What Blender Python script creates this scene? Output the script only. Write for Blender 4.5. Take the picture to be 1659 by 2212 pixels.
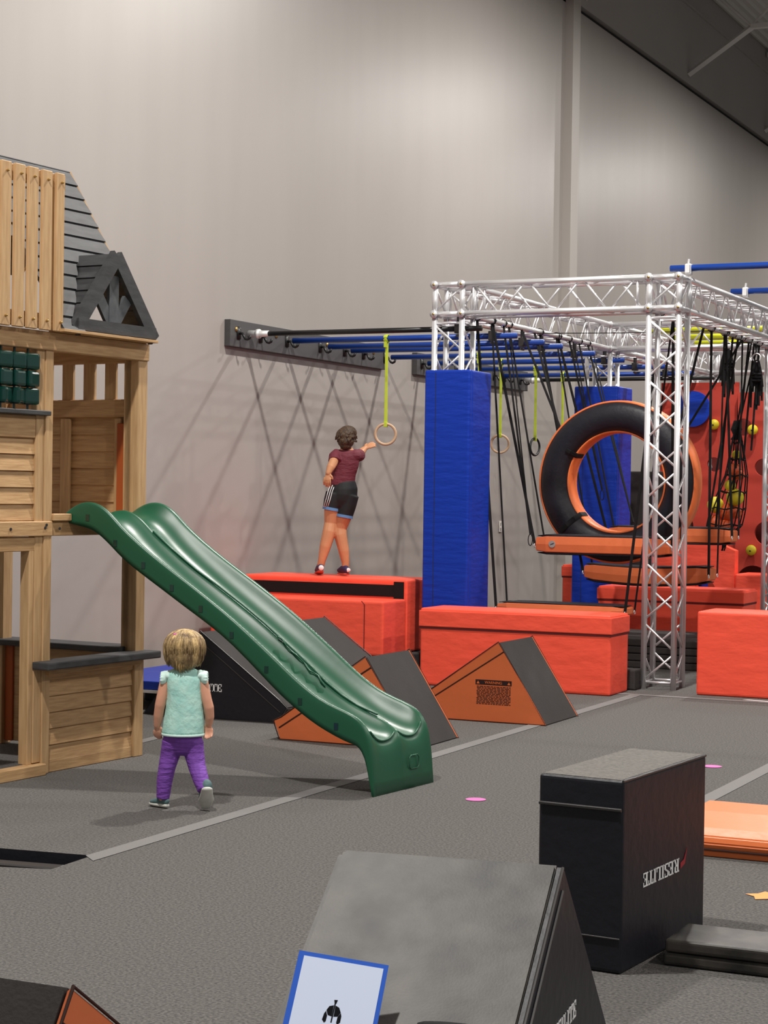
import bpy, bmesh, math, random
from mathutils import Vector, Matrix, noise
random.seed(7)
S = bpy.context.scene
C = S.collection
for o in list(bpy.data.objects): bpy.data.objects.remove(o)
PI = math.pi
R = math.radians

# ---------------------------------------------------------------- camera
W_, H_, F_ = 1659., 2212., 4100.
yaw, pitch, roll = R(25.0), -R(0.61), 0.0145
cd = bpy.data.cameras.new('camera'); cam = bpy.data.objects.new('camera', cd); C.objects.link(cam)
S.camera = cam
fw0 = Vector((-math.sin(yaw), math.cos(yaw), 0)); rt = Vector((math.cos(yaw), math.sin(yaw), 0)); up0 = Vector((0, 0, 1))
fw = fw0*math.cos(pitch)+up0*math.sin(pitch); up = -fw0*math.sin(pitch)+up0*math.cos(pitch)
r_ = rt*math.cos(roll)+up*math.sin(roll); u_ = -rt*math.sin(roll)+up*math.cos(roll)
m = Matrix((r_, u_, -fw)).transposed().to_4x4(); m.translation = Vector((8.34, 0, 1.55))
cam.matrix_world = m
cd.sensor_fit = 'VERTICAL'; cd.sensor_height = 24.0; cd.lens = 24.0*F_/H_
cd.clip_start = 0.1; cd.clip_end = 200

# ---------------------------------------------------------------- world, lamps, exposure
w = bpy.data.worlds.new('hall'); S.world = w; w.use_nodes = True
w.node_tree.nodes['Background'].inputs[0].default_value = (0.95, 0.97, 1.0, 1)
w.node_tree.nodes['Background'].inputs[1].default_value = 0.23
LZ = 7.9
def lamp(x, y, e, size=0.32, z=LZ):
    l = bpy.data.lights.new('high_bay_or_fill_lamp', 'AREA'); l.shape = 'DISK'; l.size = size; l.energy = e
    l.color = (1.0, 0.96, 0.91)
    o = bpy.data.objects.new('high_bay_or_fill_lamp', l); C.objects.link(o); o.location = (x, y, z)
for y in (4.4, 12.2, 20.0, 27.8, 35.6):
    lamp(4.2, y, 540 if y < 15 else (450 if y < 24 else 360))
for y in (-3.4, 4.4, 12.2, 20.0, 27.8):  # second row, added as fill light for the open side
    lamp(12.5, y, 330 if y > 0 else 200)
S.view_settings.view_transform = 'Standard'; S.view_settings.look = 'None'
S.view_settings.exposure = 0.06; S.view_settings.gamma = 1.0
S.view_settings.use_curve_mapping = False

# ---------------------------------------------------------------- materials
def lin(c):
    return tuple(((v/255.)/12.92 if v/255. <= .04045 else ((v/255.+.055)/1.055)**2.4) for v in c)+(1,)
def mat(name, col, rough=.6, metal=0., bump=0., bscale=40., var=0., vscale=6., stretch=(1, 1, 1), spec=.5, col2=None, coat=0., detail=4., emis=None, island=0.):
    M = bpy.data.materials.new(name); M.use_nodes = True
    nt = M.node_tree; B = nt.nodes['Principled BSDF']
    c = lin(col); B.inputs['Base Color'].default_value = c
    B.inputs['Roughness'].default_value = rough; B.inputs['Metallic'].default_value = metal
    B.inputs['Specular IOR Level'].default_value = spec
    B.inputs['Coat Weight'].default_value = coat
    tc = nt.nodes.new('ShaderNodeTexCoord'); mp = nt.nodes.new('ShaderNodeMapping')
    mp.inputs['Scale'].default_value = stretch
    nt.links.new(tc.outputs['Object'], mp.inputs['Vector'])
    if var or col2:
        n = nt.nodes.new('ShaderNodeTexNoise'); n.inputs['Scale'].default_value = vscale; n.inputs['Detail'].default_value = detail
        nt.links.new(mp.outputs[0], n.inputs['Vector'])
        rp = nt.nodes.new('ShaderNodeValToRGB')
        c2 = lin(col2) if col2 else tuple(v*(1-var) for v in c[:3])+(1,)
        rp.color_ramp.elements[0].position = .32; rp.color_ramp.elements[1].position = .68
        rp.color_ramp.elements[0].color = c2; rp.color_ramp.elements[1].color = c
        nt.links.new(n.outputs['Fac'], rp.inputs[0])
        src = rp.outputs[0]
        if island:
            g = nt.nodes.new('ShaderNodeNewGeometry'); mr = nt.nodes.new('ShaderNodeMapRange')
            mr.inputs[3].default_value = 1-island; mr.inputs[4].default_value = 1+island*.6
            nt.links.new(g.outputs['Random Per Island'], mr.inputs[0])
            mx = nt.nodes.new('ShaderNodeVectorMath'); mx.operation = 'SCALE'
            nt.links.new(src, mx.inputs[0]); nt.links.new(mr.outputs[0], mx.inputs['Scale']); src = mx.outputs[0]
        nt.links.new(src, B.inputs['Base Color'])
    if bump:
        n2 = nt.nodes.new('ShaderNodeTexNoise'); n2.inputs['Scale'].default_value = bscale; n2.inputs['Detail'].default_value = 3
        nt.links.new(mp.outputs[0], n2.inputs['Vector'])
        bp = nt.nodes.new('ShaderNodeBump'); bp.inputs['Strength'].default_value = bump; bp.inputs['Distance'].default_value = .02
        nt.links.new(n2.outputs['Fac'], bp.inputs['Height']); nt.links.new(bp.outputs[0], B.inputs['Normal'])
    return M
M = {}
M['wall'] = mat('painted_wall', (166, 160, 155), .38, bump=.06, bscale=1.6, stretch=(1, 3.5, .4), var=.04, vscale=.9, spec=.4)
M['upwall'] = mat('upper_wall', (166, 162, 158), .7, var=.05, vscale=1)
M['wallpost'] = mat('wall_column_paint', (176, 170, 164), .5)
M['dark'] = mat('dark_gap', (40, 39, 38), .8)
M['ceil'] = mat('roof_deck_paint', (205, 203, 198), .6)
M['steel'] = mat('roof_steel_paint', (205, 203, 200), .5)
M['carpet'] = mat('grey_carpet', (118, 115, 112), .95, bump=.5, bscale=160, col2=(77, 76, 75), vscale=95, detail=6, spec=.1)
M['tape'] = mat('pale_seam_tape', (124, 122, 121), .85, bump=.2, bscale=200, spec=.2)
M['red'] = mat('red_vinyl', (255, 92, 68), .5, bump=.35, bscale=5, stretch=(1, 1, 2.2), spec=.35)
M['redband'] = mat('red_gap', (95, 12, 14), .7)
M['blackstrap'] = mat('black_webbing', (16, 15, 17), .75, spec=.3)
M['blue'] = mat('blue_vinyl', (0, 52, 168), .42, bump=.3, bscale=9, stretch=(.6, .6, 2.5), spec=.4)
M['orange'] = mat('orange_vinyl', (224, 118, 70), .5, bump=.12, bscale=14, spec=.35, var=.07, vscale=3)
M['orange2'] = mat('bright_orange_vinyl', (238, 124, 66), .42, bump=.12, bscale=14, spec=.4)
M['slate'] = mat('dark_grey_suede', (60, 57, 56), .85, bump=.12, bscale=90, var=.12, vscale=5, spec=.3)
M['black'] = mat('black_vinyl', (29, 29, 36), .48, bump=.14, bscale=22, spec=.35)
M['blackm'] = mat('worn_vinyl_painted_sheen', (80, 76, 71), .50, bump=.04, bscale=160, spec=.38, col2=(22, 21, 20), vscale=7, detail=9)  # two-tone mottle puts the worn vinyl's patchy sheen into its colour
M['seam'] = mat('dark_piping', (58, 26, 16), .6)
M['bseam'] = mat('grey_piping', (52, 50, 50), .4)
M['alu'] = mat('aluminium', (232, 232, 234), .33, metal=.62)
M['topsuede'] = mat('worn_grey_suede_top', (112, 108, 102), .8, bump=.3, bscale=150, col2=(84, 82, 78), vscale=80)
M['alu2'] = mat('bright_aluminium', (235, 235, 235), .45, metal=.5)
M['green'] = mat('green_plastic', (30, 88, 62), .36, spec=.5, bump=.05, bscale=5, coat=.0)
M['dgreen'] = mat('dark_green_plastic', (10, 52, 44), .16, spec=.6, coat=.5)
M['woodv'] = mat('cedar_upright', (206, 170, 124), .6, col2=(184, 146, 102), vscale=9, stretch=(6, 6, .5), bump=.08, bscale=30, island=.07)
M['woodh'] = mat('cedar_board', (206, 168, 120), .6, col2=(180, 140, 96), vscale=9, stretch=(.7, .7, 9), bump=.08, bscale=30, island=.1)
M['stain'] = mat('charcoal_stained_wood', (70, 71, 73), .65, col2=(52, 52, 54), vscale=6, stretch=(1, 1, 5), bump=.05, bscale=30, island=.12)
M['stainl'] = mat('worn_grey_stained_wood', (92, 96, 98), .6, col2=(70, 73, 76), vscale=9, stretch=(2, 2, 2))
M['screw'] = mat('brass_screw', (190, 160, 100), .35, metal=.8)
M['rust'] = mat('rust_orange_strip', (176, 84, 30), .6)
M['bluebar'] = mat('blue_powdercoat', (16, 62, 150), .35, spec=.5)
M['blackbar'] = mat('black_pipe', (22, 22, 24), .35)
M['yellowbar'] = mat('yellow_powdercoat', (208, 214, 40), .4)
M['lime'] = mat('lime_webbing', (196, 214, 60), .6)
M['ringwood'] = mat('birch_ring', (205, 172, 138), .5)
M['ringblack'] = mat('black_ring_plastic', (26, 34, 34), .4)
M['board'] = mat('grey_ledger_board', (74, 73, 74), .6, var=.12, vscale=8, stretch=(1, .3, 4))
M['white'] = mat('white_print', (235, 235, 235), .6)
M['plate'] = mat('white_plate', (232, 228, 222), .5)
M['red2'] = mat('dark_red_print', (150, 22, 40), .5)
M['label'] = mat('warning_black_print', (40, 12, 12), .6)
M['climb'] = mat('red_climbing_panel', (188, 58, 42), .65, var=.12, vscale=2.5)
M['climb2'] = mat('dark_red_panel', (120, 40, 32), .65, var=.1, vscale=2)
M['yellow'] = mat('yellow_grip', (222, 206, 40), .5, var=.12, vscale=12)
M['ballorange'] = mat('orange_ball', (226, 96, 48), .5, var=.15, vscale=12)
M['pink'] = mat('pink_spot_marker', (222, 110, 178), .7)
M['ospot'] = mat('orange_spot_marker', (246, 158, 84), .7)
M['skin'] = mat('light_skin', (224, 164, 136), .5, var=.06, vscale=20, spec=.35)
M['skin2'] = mat('tanned_skin', (206, 146, 106), .5, var=.08, vscale=14, spec=.35)
M['hairg'] = mat('blonde_hair', (222, 190, 132), .5, col2=(112, 88, 62), vscale=20, stretch=(1.6, 1.6, .3), island=.35, bump=.5, bscale=70)
M['hairb'] = mat('brown_hair', (92, 68, 46), .55, col2=(54, 40, 30), vscale=40, stretch=(1, 1, .5), bump=.6, bscale=80)
M['mint'] = mat('mint_cotton', (198, 242, 230), .8, col2=(170, 226, 216), vscale=22, bump=.3, bscale=30)
M['minttrim'] = mat('pale_mint_hem', (218, 248, 240), .8)
M['purple'] = mat('purple_leggings', (128, 74, 176), .75, bump=.45, bscale=22, stretch=(1, 1, 3), var=.12, vscale=12)
M['shoewhite'] = mat('white_rubber', (214, 214, 206), .6, var=.2, vscale=25)
M['shoeteal'] = mat('teal_grey_canvas', (92, 122, 124), .7, var=.25, vscale=30)
M['maroon'] = mat('maroon_jersey', (112, 40, 54), .75, bump=.6, bscale=14, stretch=(1, 1, 2.5), var=.14, vscale=14)
M['shorts'] = mat('black_shorts', (22, 24, 26), .65)
M['bluehem'] = mat('blue_hem', (96, 140, 190), .7)
M['navy'] = mat('navy_shoe_mesh', (52, 42, 84), .6)
M['solered'] = mat('red_gum_sole', (190, 84, 66), .6)
M['paper'] = mat('white_laminated_sheet', (206, 218, 242), .6)
M['sleeve'] = mat('blue_sleeve_border', (40, 92, 196), .6, spec=.2)
M['ink'] = mat('black_ink', (14, 15, 20), .8, spec=.1)
M['silver'] = mat('grey_badge', (150, 146, 142), .5)
M['eye'] = mat('eye_dark', (40, 30, 26), .3)
M['lip'] = mat('lip_pink', (190, 110, 104), .5)

# ---------------------------------------------------------------- helpers
ROOTLOC = {}
def mk(name, bm, m, parent=None, smooth=False, local=False):
    """one mesh object; world-space geometry is shifted so the origin sits at the thing's base"""
    bm.normal_update()
    me = bpy.data.meshes.new(name)
    if not local:
        if parent is not None: off = ROOTLOC[parent.name]
        else:
            xs = [v.co for v in bm.verts]
            off = Vector(((min(v.x for v in xs)+max(v.x for v in xs))/2, (min(v.y for v in xs)+max(v.y for v in xs))/2, min(v.z for v in xs)))
        bmesh.ops.translate(bm, verts=bm.verts, vec=-off)
    else: off = Vector((0, 0, 0))
    bm.to_mesh(me); bm.free()
    me.materials.append(m)
    if smooth:
        for p in me.polygons: p.use_smooth = True
        if smooth == 'auto':
            import math as _m
            for e in me.edges: pass
    o = bpy.data.objects.new(name, me); C.objects.link(o)
    if parent is not None:
        o.parent = parent; ROOTLOC[o.name] = ROOTLOC[parent.name]
    else:
        o.location = off; ROOTLOC[o.name] = off.copy()
    return o
def thing(name, label, cat, loc, group=None, rot=None):
    o = bpy.data.objects.new(name, None); C.objects.link(o); o.empty_display_size = .1
    o.location = loc
    if rot is not None: o.rotation_euler = (0, 0, rot)
    o['label'] = label; o['category'] = cat
    if group: o['group'] = group
    ROOTLOC[o.name] = Vector(loc)
    return o
def tag(o, label, cat, group=None):
    o['label'] = label; o['category'] = cat
    if group: o['group'] = group
    return o
def struct(o): o['kind'] = 'structure'; return o
def relabel(o, t): o['label'] = t; return o
def copy_tree(o, parent=None):
    c = o.copy(); C.objects.link(c); c.parent = parent
    for ch in list(o.children): copy_tree(ch, c)
    return c
def nb(): return bmesh.new()
def box(bm, x0, x1, y0, y1, z0, z1, bev=0., seg=2, mtx=None):
    vs = [bm.verts.new((x, y, z)) for x in (x0, x1) for y in (y0, y1) for z in (z0, z1)]
    fs = [(0, 1, 3, 2), (4, 6, 7, 5), (0, 4, 5, 1), (2, 3, 7, 6), (0, 2, 6, 4), (1, 5, 7, 3)]
    faces = [bm.faces.new([vs[i] for i in f]) for f in fs]
    if bev:
        es = set(e for f in faces for e in f.edges)
        r = bmesh.ops.bevel(bm, geom=list(es), offset=bev, segments=seg, affect='EDGES', profile=.6)
        vs = list({v for v in r['verts']} | {v for v in vs if v.is_valid})
    if mtx is not None: bmesh.ops.transform(bm, matrix=mtx, verts=[v for v in vs if v.is_valid])
    return vs
def ring_frame(d, ref=None):
    d = d.normalized()
    a = ref if ref is not None else (Vector((0, 0, 1)) if abs(d.z) < .9 else Vector((1, 0, 0)))
    s = (a - d*a.dot(d))
    if s.length < 1e-5: s = Vector((0, 1, 0)) - d*d.y
    s.normalize(); return s, d.cross(s)
def tube(bm, pts, r, seg=8, cap=True, closed=False, ref=None, round_end=False):
    """pts list; r scalar, or list of scalars / (ra, rb) pairs: ra along ref, rb across"""
    P = [Vector(p) for p in pts]; n = len(P)
    rs = r if isinstance(r, (list, tuple)) and len(r) == n else [r]*n
    if round_end and not closed:
        d0 = (P[0]-P[1]).normalized(); d1 = (P[-1]-P[-2]).normalized()
        def sc(v, k): return (v[0]*k, v[1]*k) if isinstance(v, (tuple, list)) else v*k
        def mg(v): return min(v) if isinstance(v, (tuple, list)) else v
        a, b = rs[0], rs[-1]
        P = [P[0]+d0*mg(a)*.9, P[0]+d0*mg(a)*.6]+P+[P[-1]+d1*mg(b)*.6, P[-1]+d1*mg(b)*.9]
        rs = [sc(a, .35), sc(a, .78)]+list(rs)+[sc(b, .78), sc(b, .35)]; n += 4
    rings = []
    prev = None
    for i in range(n):
        if closed: d = P[(i+1) % n]-P[i-1]
        else: d = P[min(i+1, n-1)]-P[max(i-1, 0)]
        s, t = ring_frame(d, ref if ref is not None else prev)
        if ref is None: prev = s
        q = rs[i]; ra, rb = q if isinstance(q, (tuple, list)) else (q, q)
        rings.append([bm.verts.new(P[i]+s*math.cos(2*PI*k/seg)*ra+t*math.sin(2*PI*k/seg)*rb) for k in range(seg)])
    for i in range(n if closed else n-1):
        A, B = rings[i], rings[(i+1) % n]
        for k in range(seg): bm.faces.new((A[k], A[(k+1) % seg], B[(k+1) % seg], B[k]))
    if cap and not closed:
        bm.faces.new(rings[0][::-1]); bm.faces.new(rings[-1])
    return rings
def sphere(bm, c, r, seg=12, rings=8, sc=(1, 1, 1)):
    v = bmesh.ops.create_uvsphere(bm, u_segments=seg, v_segments=rings, radius=r)['verts']
    for q in v: q.co = Vector((q.co.x*sc[0], q.co.y*sc[1], q.co.z*sc[2]))+Vector(c)
    return v
def prism(bm, prof, A, B, ax_u, origin, mtx=None):
    """profile (u,z) extruded from A to B along w; u axis = ax_u, w axis = perpendicular"""
    u = Vector(ax_u).normalized(); wv = Vector((-u.y, u.x, 0)); O = Vector(origin)
    f = [bm.verts.new(O+u*p[0]+Vector((0, 0, p[1]))+wv*A) for p in prof]
    b = [bm.verts.new(O+u*p[0]+Vector((0, 0, p[1]))+wv*B) for p in prof]
    n = len(prof)
    fs = [bm.faces.new(f), bm.faces.new(b[::-1])]
    for i in range(n): fs.append(bm.faces.new((f[i], b[i], b[(i+1) % n], f[(i+1) % n])))
    bmesh.ops.recalc_face_normals(bm, faces=fs)
    return f+b
def bevel_all(bm, off, seg=3):
    bmesh.ops.bevel(bm, geom=[e for e in bm.edges if e.calc_face_angle(0) > .4], offset=off, segments=seg, affect='EDGES')
def baked(o):
    """replace the mesh by its evaluated (modifier-applied) mesh"""
    dg = bpy.context.evaluated_depsgraph_get(); dg.update()
    me = bpy.data.meshes.new_from_object(o.evaluated_get(dg)); o.modifiers.clear(); o.data = me
    for p in me.polygons: p.use_smooth = True
    return o
def organic(name, bm, m, parent, voxel, smooth=2):
    o = mk(name, bm, m, parent, local=True)
    r = o.modifiers.new('r', 'REMESH'); r.mode = 'VOXEL'; r.voxel_size = voxel
    s = o.modifiers.new('s', 'SMOOTH'); s.iterations = smooth; s.factor = .6
    baked(o)
    if not o.data.materials: o.data.materials.append(m)
    return o

# serif lettering ------------------------------------------------------------
def Q(*p): return list(p)
def rc(x0, y0, x1, y1): return [(x0, y0), (x1, y0), (x1, y1), (x0, y1)]
GL = {
 'I': (.42, [rc(.1, 0, .32, 1), rc(0, 0, .42, .1), rc(0, .9, .42, 1)]),
 'L': (.72, [rc(.1, 0, .32, 1), rc(0, .9, .42, 1), rc(0, 0, .72, .1), rc(.62, .1, .72, .34)]),
 'E': (.74, [rc(.1, 0, .32, 1), rc(0, .9, .72, 1), rc(.62, .68, .72, .9), rc(0, 0, .74, .1), rc(.64, .1, .74, .34), rc(.32, .45, .52, .55), rc(.48, .36, .54, .64)]),
 'T': (.74, [rc(.26, 0, .48, 1), rc(0, .9, .74, 1), rc(0, .66, .09, .9), rc(.65, .66, .74, .9), rc(.16, 0, .58, .1)]),
 'R': (.86, [rc(.1, 0, .32, 1), rc(0, 0, .42, .1), rc(0, .9, .6, 1), rc(.52, .56, .74, .94), rc(.32, .45, .62, .55), Q((.38, .48), (.56, .48), (.86, 0), (.62, 0))]),
 'S': (.68, [rc(.12, .9, .56, 1), rc(0, .58, .2, .93), Q((.02, .62), (.2, .52), (.66, .38), (.5, .52)), Q((.02, .6), (.3, .6), (.66, .4), (.4, .4)), rc(.46, .07, .68, .42), rc(.1, 0, .56, .1), rc(.56, .7, .63, 1), rc(.02, 0, .09, .3)]),
}
def lettering(bm, text, O, ex, ey, h, depth=.0015, slant=.0, xs=1.):
    """O lower-left, ex/ey unit vectors in the surface, raised by depth along ex x ey"""
    O = Vector(O); ex = Vector(ex); ey = Vector(ey); n = ex.cross(ey).normalized()*depth
    x = 0.
    for ch in text:
        wd, polys = GL[ch]
        for pl in polys:
            a = [O+(ex*(x+p[0]+slant*p[1])*xs+ey*p[1])*h for p in pl]
            lo = [bm.verts.new(v) for v in a]; hi = [bm.verts.new(v+n) for v in a]
            bm.faces.new(hi); bm.faces.new(lo[::-1]); k = len(a)
            for i in range(k): bm.faces.new((lo[i], lo[(i+1) % k], hi[(i+1) % k], hi[i]))
        x += wd+.06
    return x*h
def font_mesh(bm, text, O, ex, ey, size):
    cu = bpy.data.curves.new('t', 'FONT'); cu.body = text; cu.size = size; cu.align_x = 'CENTER'; cu.extrude = .0008
    ob = bpy.data.objects.new('t', cu); C.objects.link(ob)
    dg = bpy.context.evaluated_depsgraph_get(); dg.update(); me = bpy.data.meshes.new_from_object(ob.evaluated_get(dg))
    ex = Vector(ex); ey = Vector(ey); n = ex.cross(ey)
    MX = Matrix((ex, ey, n)).transposed().to_4x4(); MX.translation = Vector(O)
    me.transform(MX); bm.from_mesh(me)
    bpy.data.objects.remove(ob); bpy.data.curves.remove(cu)
def slab(bm, O, ex, ey, poly, depth=.002, lift=0.):
    """thin raised polygon: poly in (x,y) units of metres on the surface"""
    O = Vector(O); ex = Vector(ex); ey = Vector(ey); n = ex.cross(ey).normalized()
    a = [O+ex*p[0]+ey*p[1]+n*lift for p in poly]
    lo = [bm.verts.new(v) for v in a]; hi = [bm.verts.new(v+n*depth) for v in a]; k = len(a)
    fs = [bm.faces.new(hi), bm.faces.new(lo[::-1])]
    for i in range(k): fs.append(bm.faces.new((lo[i], lo[(i+1) % k], hi[(i+1) % k], hi[i])))
    bmesh.ops.recalc_face_normals(bm, faces=fs)
def holed_panel(bm, outline, holes, P, ex, ey, thick):
    """outline + circular holes (cx,cy,r) in (x,y) of the plane through P, extruded by thick along ex x ey"""
    P = Vector(P); ex = Vector(ex); ey = Vector(ey); n = ex.cross(ey).normalized()*thick
    loops = [outline]+[[(c[0]+c[2]*math.cos(2*PI*k/28), c[1]+c[2]*math.sin(2*PI*k/28)) for k in range(28)] for c in holes]
    es = []; ls = []
    for lp in loops:
        v = [bm.verts.new(P+ex*p[0]+ey*p[1]) for p in lp]; ls.append(v)
        es += [bm.edges.new((v[i], v[(i+1) % len(v)])) for i in range(len(v))]
    g = bmesh.ops.triangle_fill(bm, edges=es, use_beauty=True)
    fs = [f for f in g['geom'] if isinstance(f, bmesh.types.BMFace)]
    ex_ = bmesh.ops.extrude_face_region(bm, geom=fs)
    vs = [q for q in ex_['geom'] if isinstance(q, bmesh.types.BMVert)]
    bmesh.ops.translate(bm, verts=vs, vec=n)
    bmesh.ops.recalc_face_normals(bm, faces=bm.faces)

# ================================================================ THE HALL
bm = nb()
holes = [(1.2, 6.38), (1.2, 5.62), (3.89, 6.40), (3.873, 6.723)]
outer = [(-.3, -14), (26, -14), (26, 46), (-.3, 46)]
OV = [bm.verts.new((p[0], p[1], 0)) for p in outer]; HV = [bm.verts.new((p[0], p[1], 0)) for p in holes]
for q in ((OV[0], OV[1], HV[2], HV[1]), (OV[1], OV[2], HV[3], HV[2]), (OV[2], OV[3], HV[0], HV[3]), (OV[3], OV[0], HV[1], HV[0])): bm.faces.new(q)
for f in bm.faces:
    f.normal_update()
    if f.normal.z < 0: f.normal_flip()
struct(mk('floor', bm, M['carpet']))
bm = nb()     # trough under the floor opening
v = [bm.verts.new((p[0], p[1], 0)) for p in holes]; b = [bm.verts.new((p[0], p[1], -.13)) for p in holes]
for i in range(4): bm.faces.new((v[i], v[(i+1) % 4], b[(i+1) % 4], b[i]))
bm.faces.new(b)
tag(mk('floor_pit', bm, M['black']), 'dark rectangular recess sunk into the grey carpet at the left edge', 'pit')
bm = nb(); box(bm, -2.5, -.08, -.17, -.09, -.128, -.028, .006, 1, Matrix.Translation((3.873, 6.723, 0)) @ Matrix.Rotation(R(7.3), 4, 'Z'))
tag(mk('pit_rail', bm, M['bseam']), 'black rail lying along inside the recess in the carpet floor', 'rail')
bm = nb(); box(bm, -.25, 0, -14, 46, 0, 7.9); struct(mk('wall_left', bm, M['wall']))
bm = nb(); box(bm, -.25, .02, -14, 46, 7.98, 11.0); struct(mk('wall_upper', bm, M['upwall']))
bm = nb(); box(bm, -.25, -.06, -14, 46, 7.9, 7.98); struct(mk('trim_1', bm, M['dark']))
bm = nb(); box(bm, .02, .05, -14, 46, 9.16, 9.20); struct(mk('trim_2', bm, M['upwall']))
bm = nb()
for y in (7.6, 23.35, 39.2): box(bm, 0, .11, y-.14, y+.14, 0, 9.9)
struct(mk('trim_3', bm, M['wallpost']))
bm = nb(); box(bm, -.25, 26, 46, 46.2, 0, 11); struct(mk('wall_far', bm, M['upwall']))
bm = nb()   # corrugated roof deck, flutes along y
n = 176
prev = None
for i in range(n):
    x = i*.15
    for (dx, dz) in ((0, 0), (.04, .04), (.11, .04), (.15, 0)):
        a = bm.verts.new((x+dx-.05, -14, 9.56+dz)); b2 = bm.verts.new((x+dx-.05, 46, 9.56+dz))
        if prev and (dx or True): bm.faces.new((prev[0], prev[1], b2, a))
        prev = (a, b2)
struct(mk('ceiling', bm, M['ceil']))
# open-web roof joists
for k, lab in enumerate(('steel open web joist with wall brace nearest the camera, above the frame', 'steel open web joist whose brace meets the wall at the top right', 'steel open web joist farther along the wall, at the right edge', 'farthest steel open web joist along the roof')):
    y = 23.9+k*4.93
    t = thing('roof_joist', lab, 'joist', (6, y, 8.8), 'roof joists spanning from the wall')
    ch = nb(); box(ch, .05, 14, y-.05, y-.01, 9.43, 9.51); box(ch, .05, 14, y+.01, y+.05, 9.43, 9.51); mk('top_chord', ch, M['steel'], t)
    ch = nb(); box(ch, 1.0, 14, y-.05, y+.05, 8.74, 8.81); mk('bottom_chord', ch, M['steel'], t)
    ch = nb(); x = .3; upf = True
    while x < 13:
        za, zb = (9.45, 8.78) if upf else (8.78, 9.45)
        tube(ch, [(x, y, za), (x+.7, y, zb)], .022, 6); x += .7; upf = not upf
    mk('web', ch, M['steel'], t)
    ch = nb(); tube(ch, [(.02, y, 8.12), (1.03, y, 8.78)], .05, 4); mk('brace', ch, M['steel'], t)
# wall plate / outlet
t = thing('wall_outlet', 'small white outlet plate on the grey wall behind the hanging straps', 'outlet', (0.003, 21.17, 1.09))
bm = nb(); box(bm, .002, .012, 21.13, 21.21, 1.09, 1.22, .003); mk('plate', bm, M['plate'], t)
bm = nb(); box(bm, .012, .014, 21.155, 21.185, 1.105, 1.14); box(bm, .012, .014, 21.155, 21.185, 1.165, 1.2); mk('socket', bm, M['silver'], t)

# floor seams
def floor_strip(pts, m, name, label, cat, z=.0025, group=None):
    bm = nb(); v = [bm.verts.new((p[0], p[1], z)) for p in pts]; f = bm.faces.new(v); f.normal_update()
    if f.normal.z < 0: f.normal_flip()
    o = mk(name, bm, m); tag(o, label, cat, group); return o
floor_strip([(3.855, 6.70), (3.945, 6.62), (3.955, 14.15), (3.865, 14.15)], M['tape'], 'floor_tape', 'long pale grey tape strip running under the green slide foot', 'tape')
floor_strip([(5.71, 8.6), (5.80, 8.6), (5.83, 14.12), (5.74, 14.12)], M['tape'], 'floor_tape', 'pale grey tape strip behind the tall black block and orange mat', 'tape')
floor_strip([(2.0, 14.16), (9, 14.16), (9, 14.24), (2.0, 14.24)], M['tape'], 'floor_tape', 'pale grey tape strip crossing in front of the truss tower foot', 'tape')
floor_strip([(2.10, 9.50), (2.18, 9.50), (2.10, 10.6), (2.02, 10.6)], M['tape'], 'floor_tape', 'pale tape strip beside the wooden playhouse and small girl', 'tape')
floor_strip([(4.72, 14.28), (5.6, 14.14), (5.62, 14.18), (4.76, 14.32)], M['white'], 'floor_tape', 'white tape strip on the carpet before the right red block', 'tape')
def spot(cx, cy, r, m, label, star=False):
    bm = nb(); n = 10 if star else 24
    v = [bm.verts.new((cx+math.cos(2*PI*k/n)*(r if (not star or k % 2) else r*.62), cy+math.sin(2*PI*k/n)*(r if (not star or k % 2) else r*.62), .003)) for k in range(n)]
    bm.faces.new(v); tag(mk('spot_marker', bm, m), label, 'marker')
spot(4.732, 8.885, .052, M['pink'], 'pink round spot marker on carpet in front of the slide foot')
spot(5.47, 10.66, .055, M['pink'], 'pink spot marker peeking out behind the tall black block')
spot(6.60, 7.30, .085, M['ospot'], 'ragged orange spot marker on carpet at the right edge', True)

# ================================================================ TRUSS RIG
def zigzag(bm, a, b, A0, A1, n, r=.009, off=0):
    """zigzag web between chord (a->b) offset A0 and offset A1"""
    a = Vector(a); b = Vector(b); A0 = Vector(A0); A1 = Vector(A1)
    for i in range(n):
        p = a.lerp(b, (i+.06)/n); q = a.lerp(b, (i+.94)/n)
        if (i+off) % 2 == 0: tube(bm, [p+A0, q+A1], r, 6)
        else: tube(bm, [p+A1, q+A0], r, 6)
def truss_bm(a, b, s1, s2, n, end=.05):
    """square box truss from a to b (corner line), cross section spanned by s1, s2"""
    bm = nb(); a = Vector(a); b = Vector(b); s1 = Vector(s1); s2 = Vector(s2)
    for o in (Vector(), s1, s2, s1+s2): tube(bm, [a+o, b+o], .0245, 12)
    d = (b-a).normalized(); A = a+d*end; B = b-d*end
    z = Vector()
    zigzag(bm, A, B, z, s1, n); zigzag(bm, A, B, s2, s1+s2, n, off=1)
    zigzag(bm, A, B, z, s2, n, off=1); zigzag(bm, A, B, s1, s1+s2, n)
    for P in (A, B):
        c = [P, P+s1, P+s1+s2, P+s2]
        for i in range(4): tube(bm, [c[i], c[(i+1) % 4]], .011, 6)
    return bm
D = .247
XL, XR = 1.942, 3.812       # left / right tower corner x
Y0, Y1, Y2 = 14.68, 18.62, 22.5
rig = thing('truss_rig', 'silver aluminium box truss frame standing over the hanging obstacles', 'truss frame', (3, 16.7, 0))
def part(name, bm, m, parent, smooth=True): return mk(name, bm, m, parent, smooth)
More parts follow.
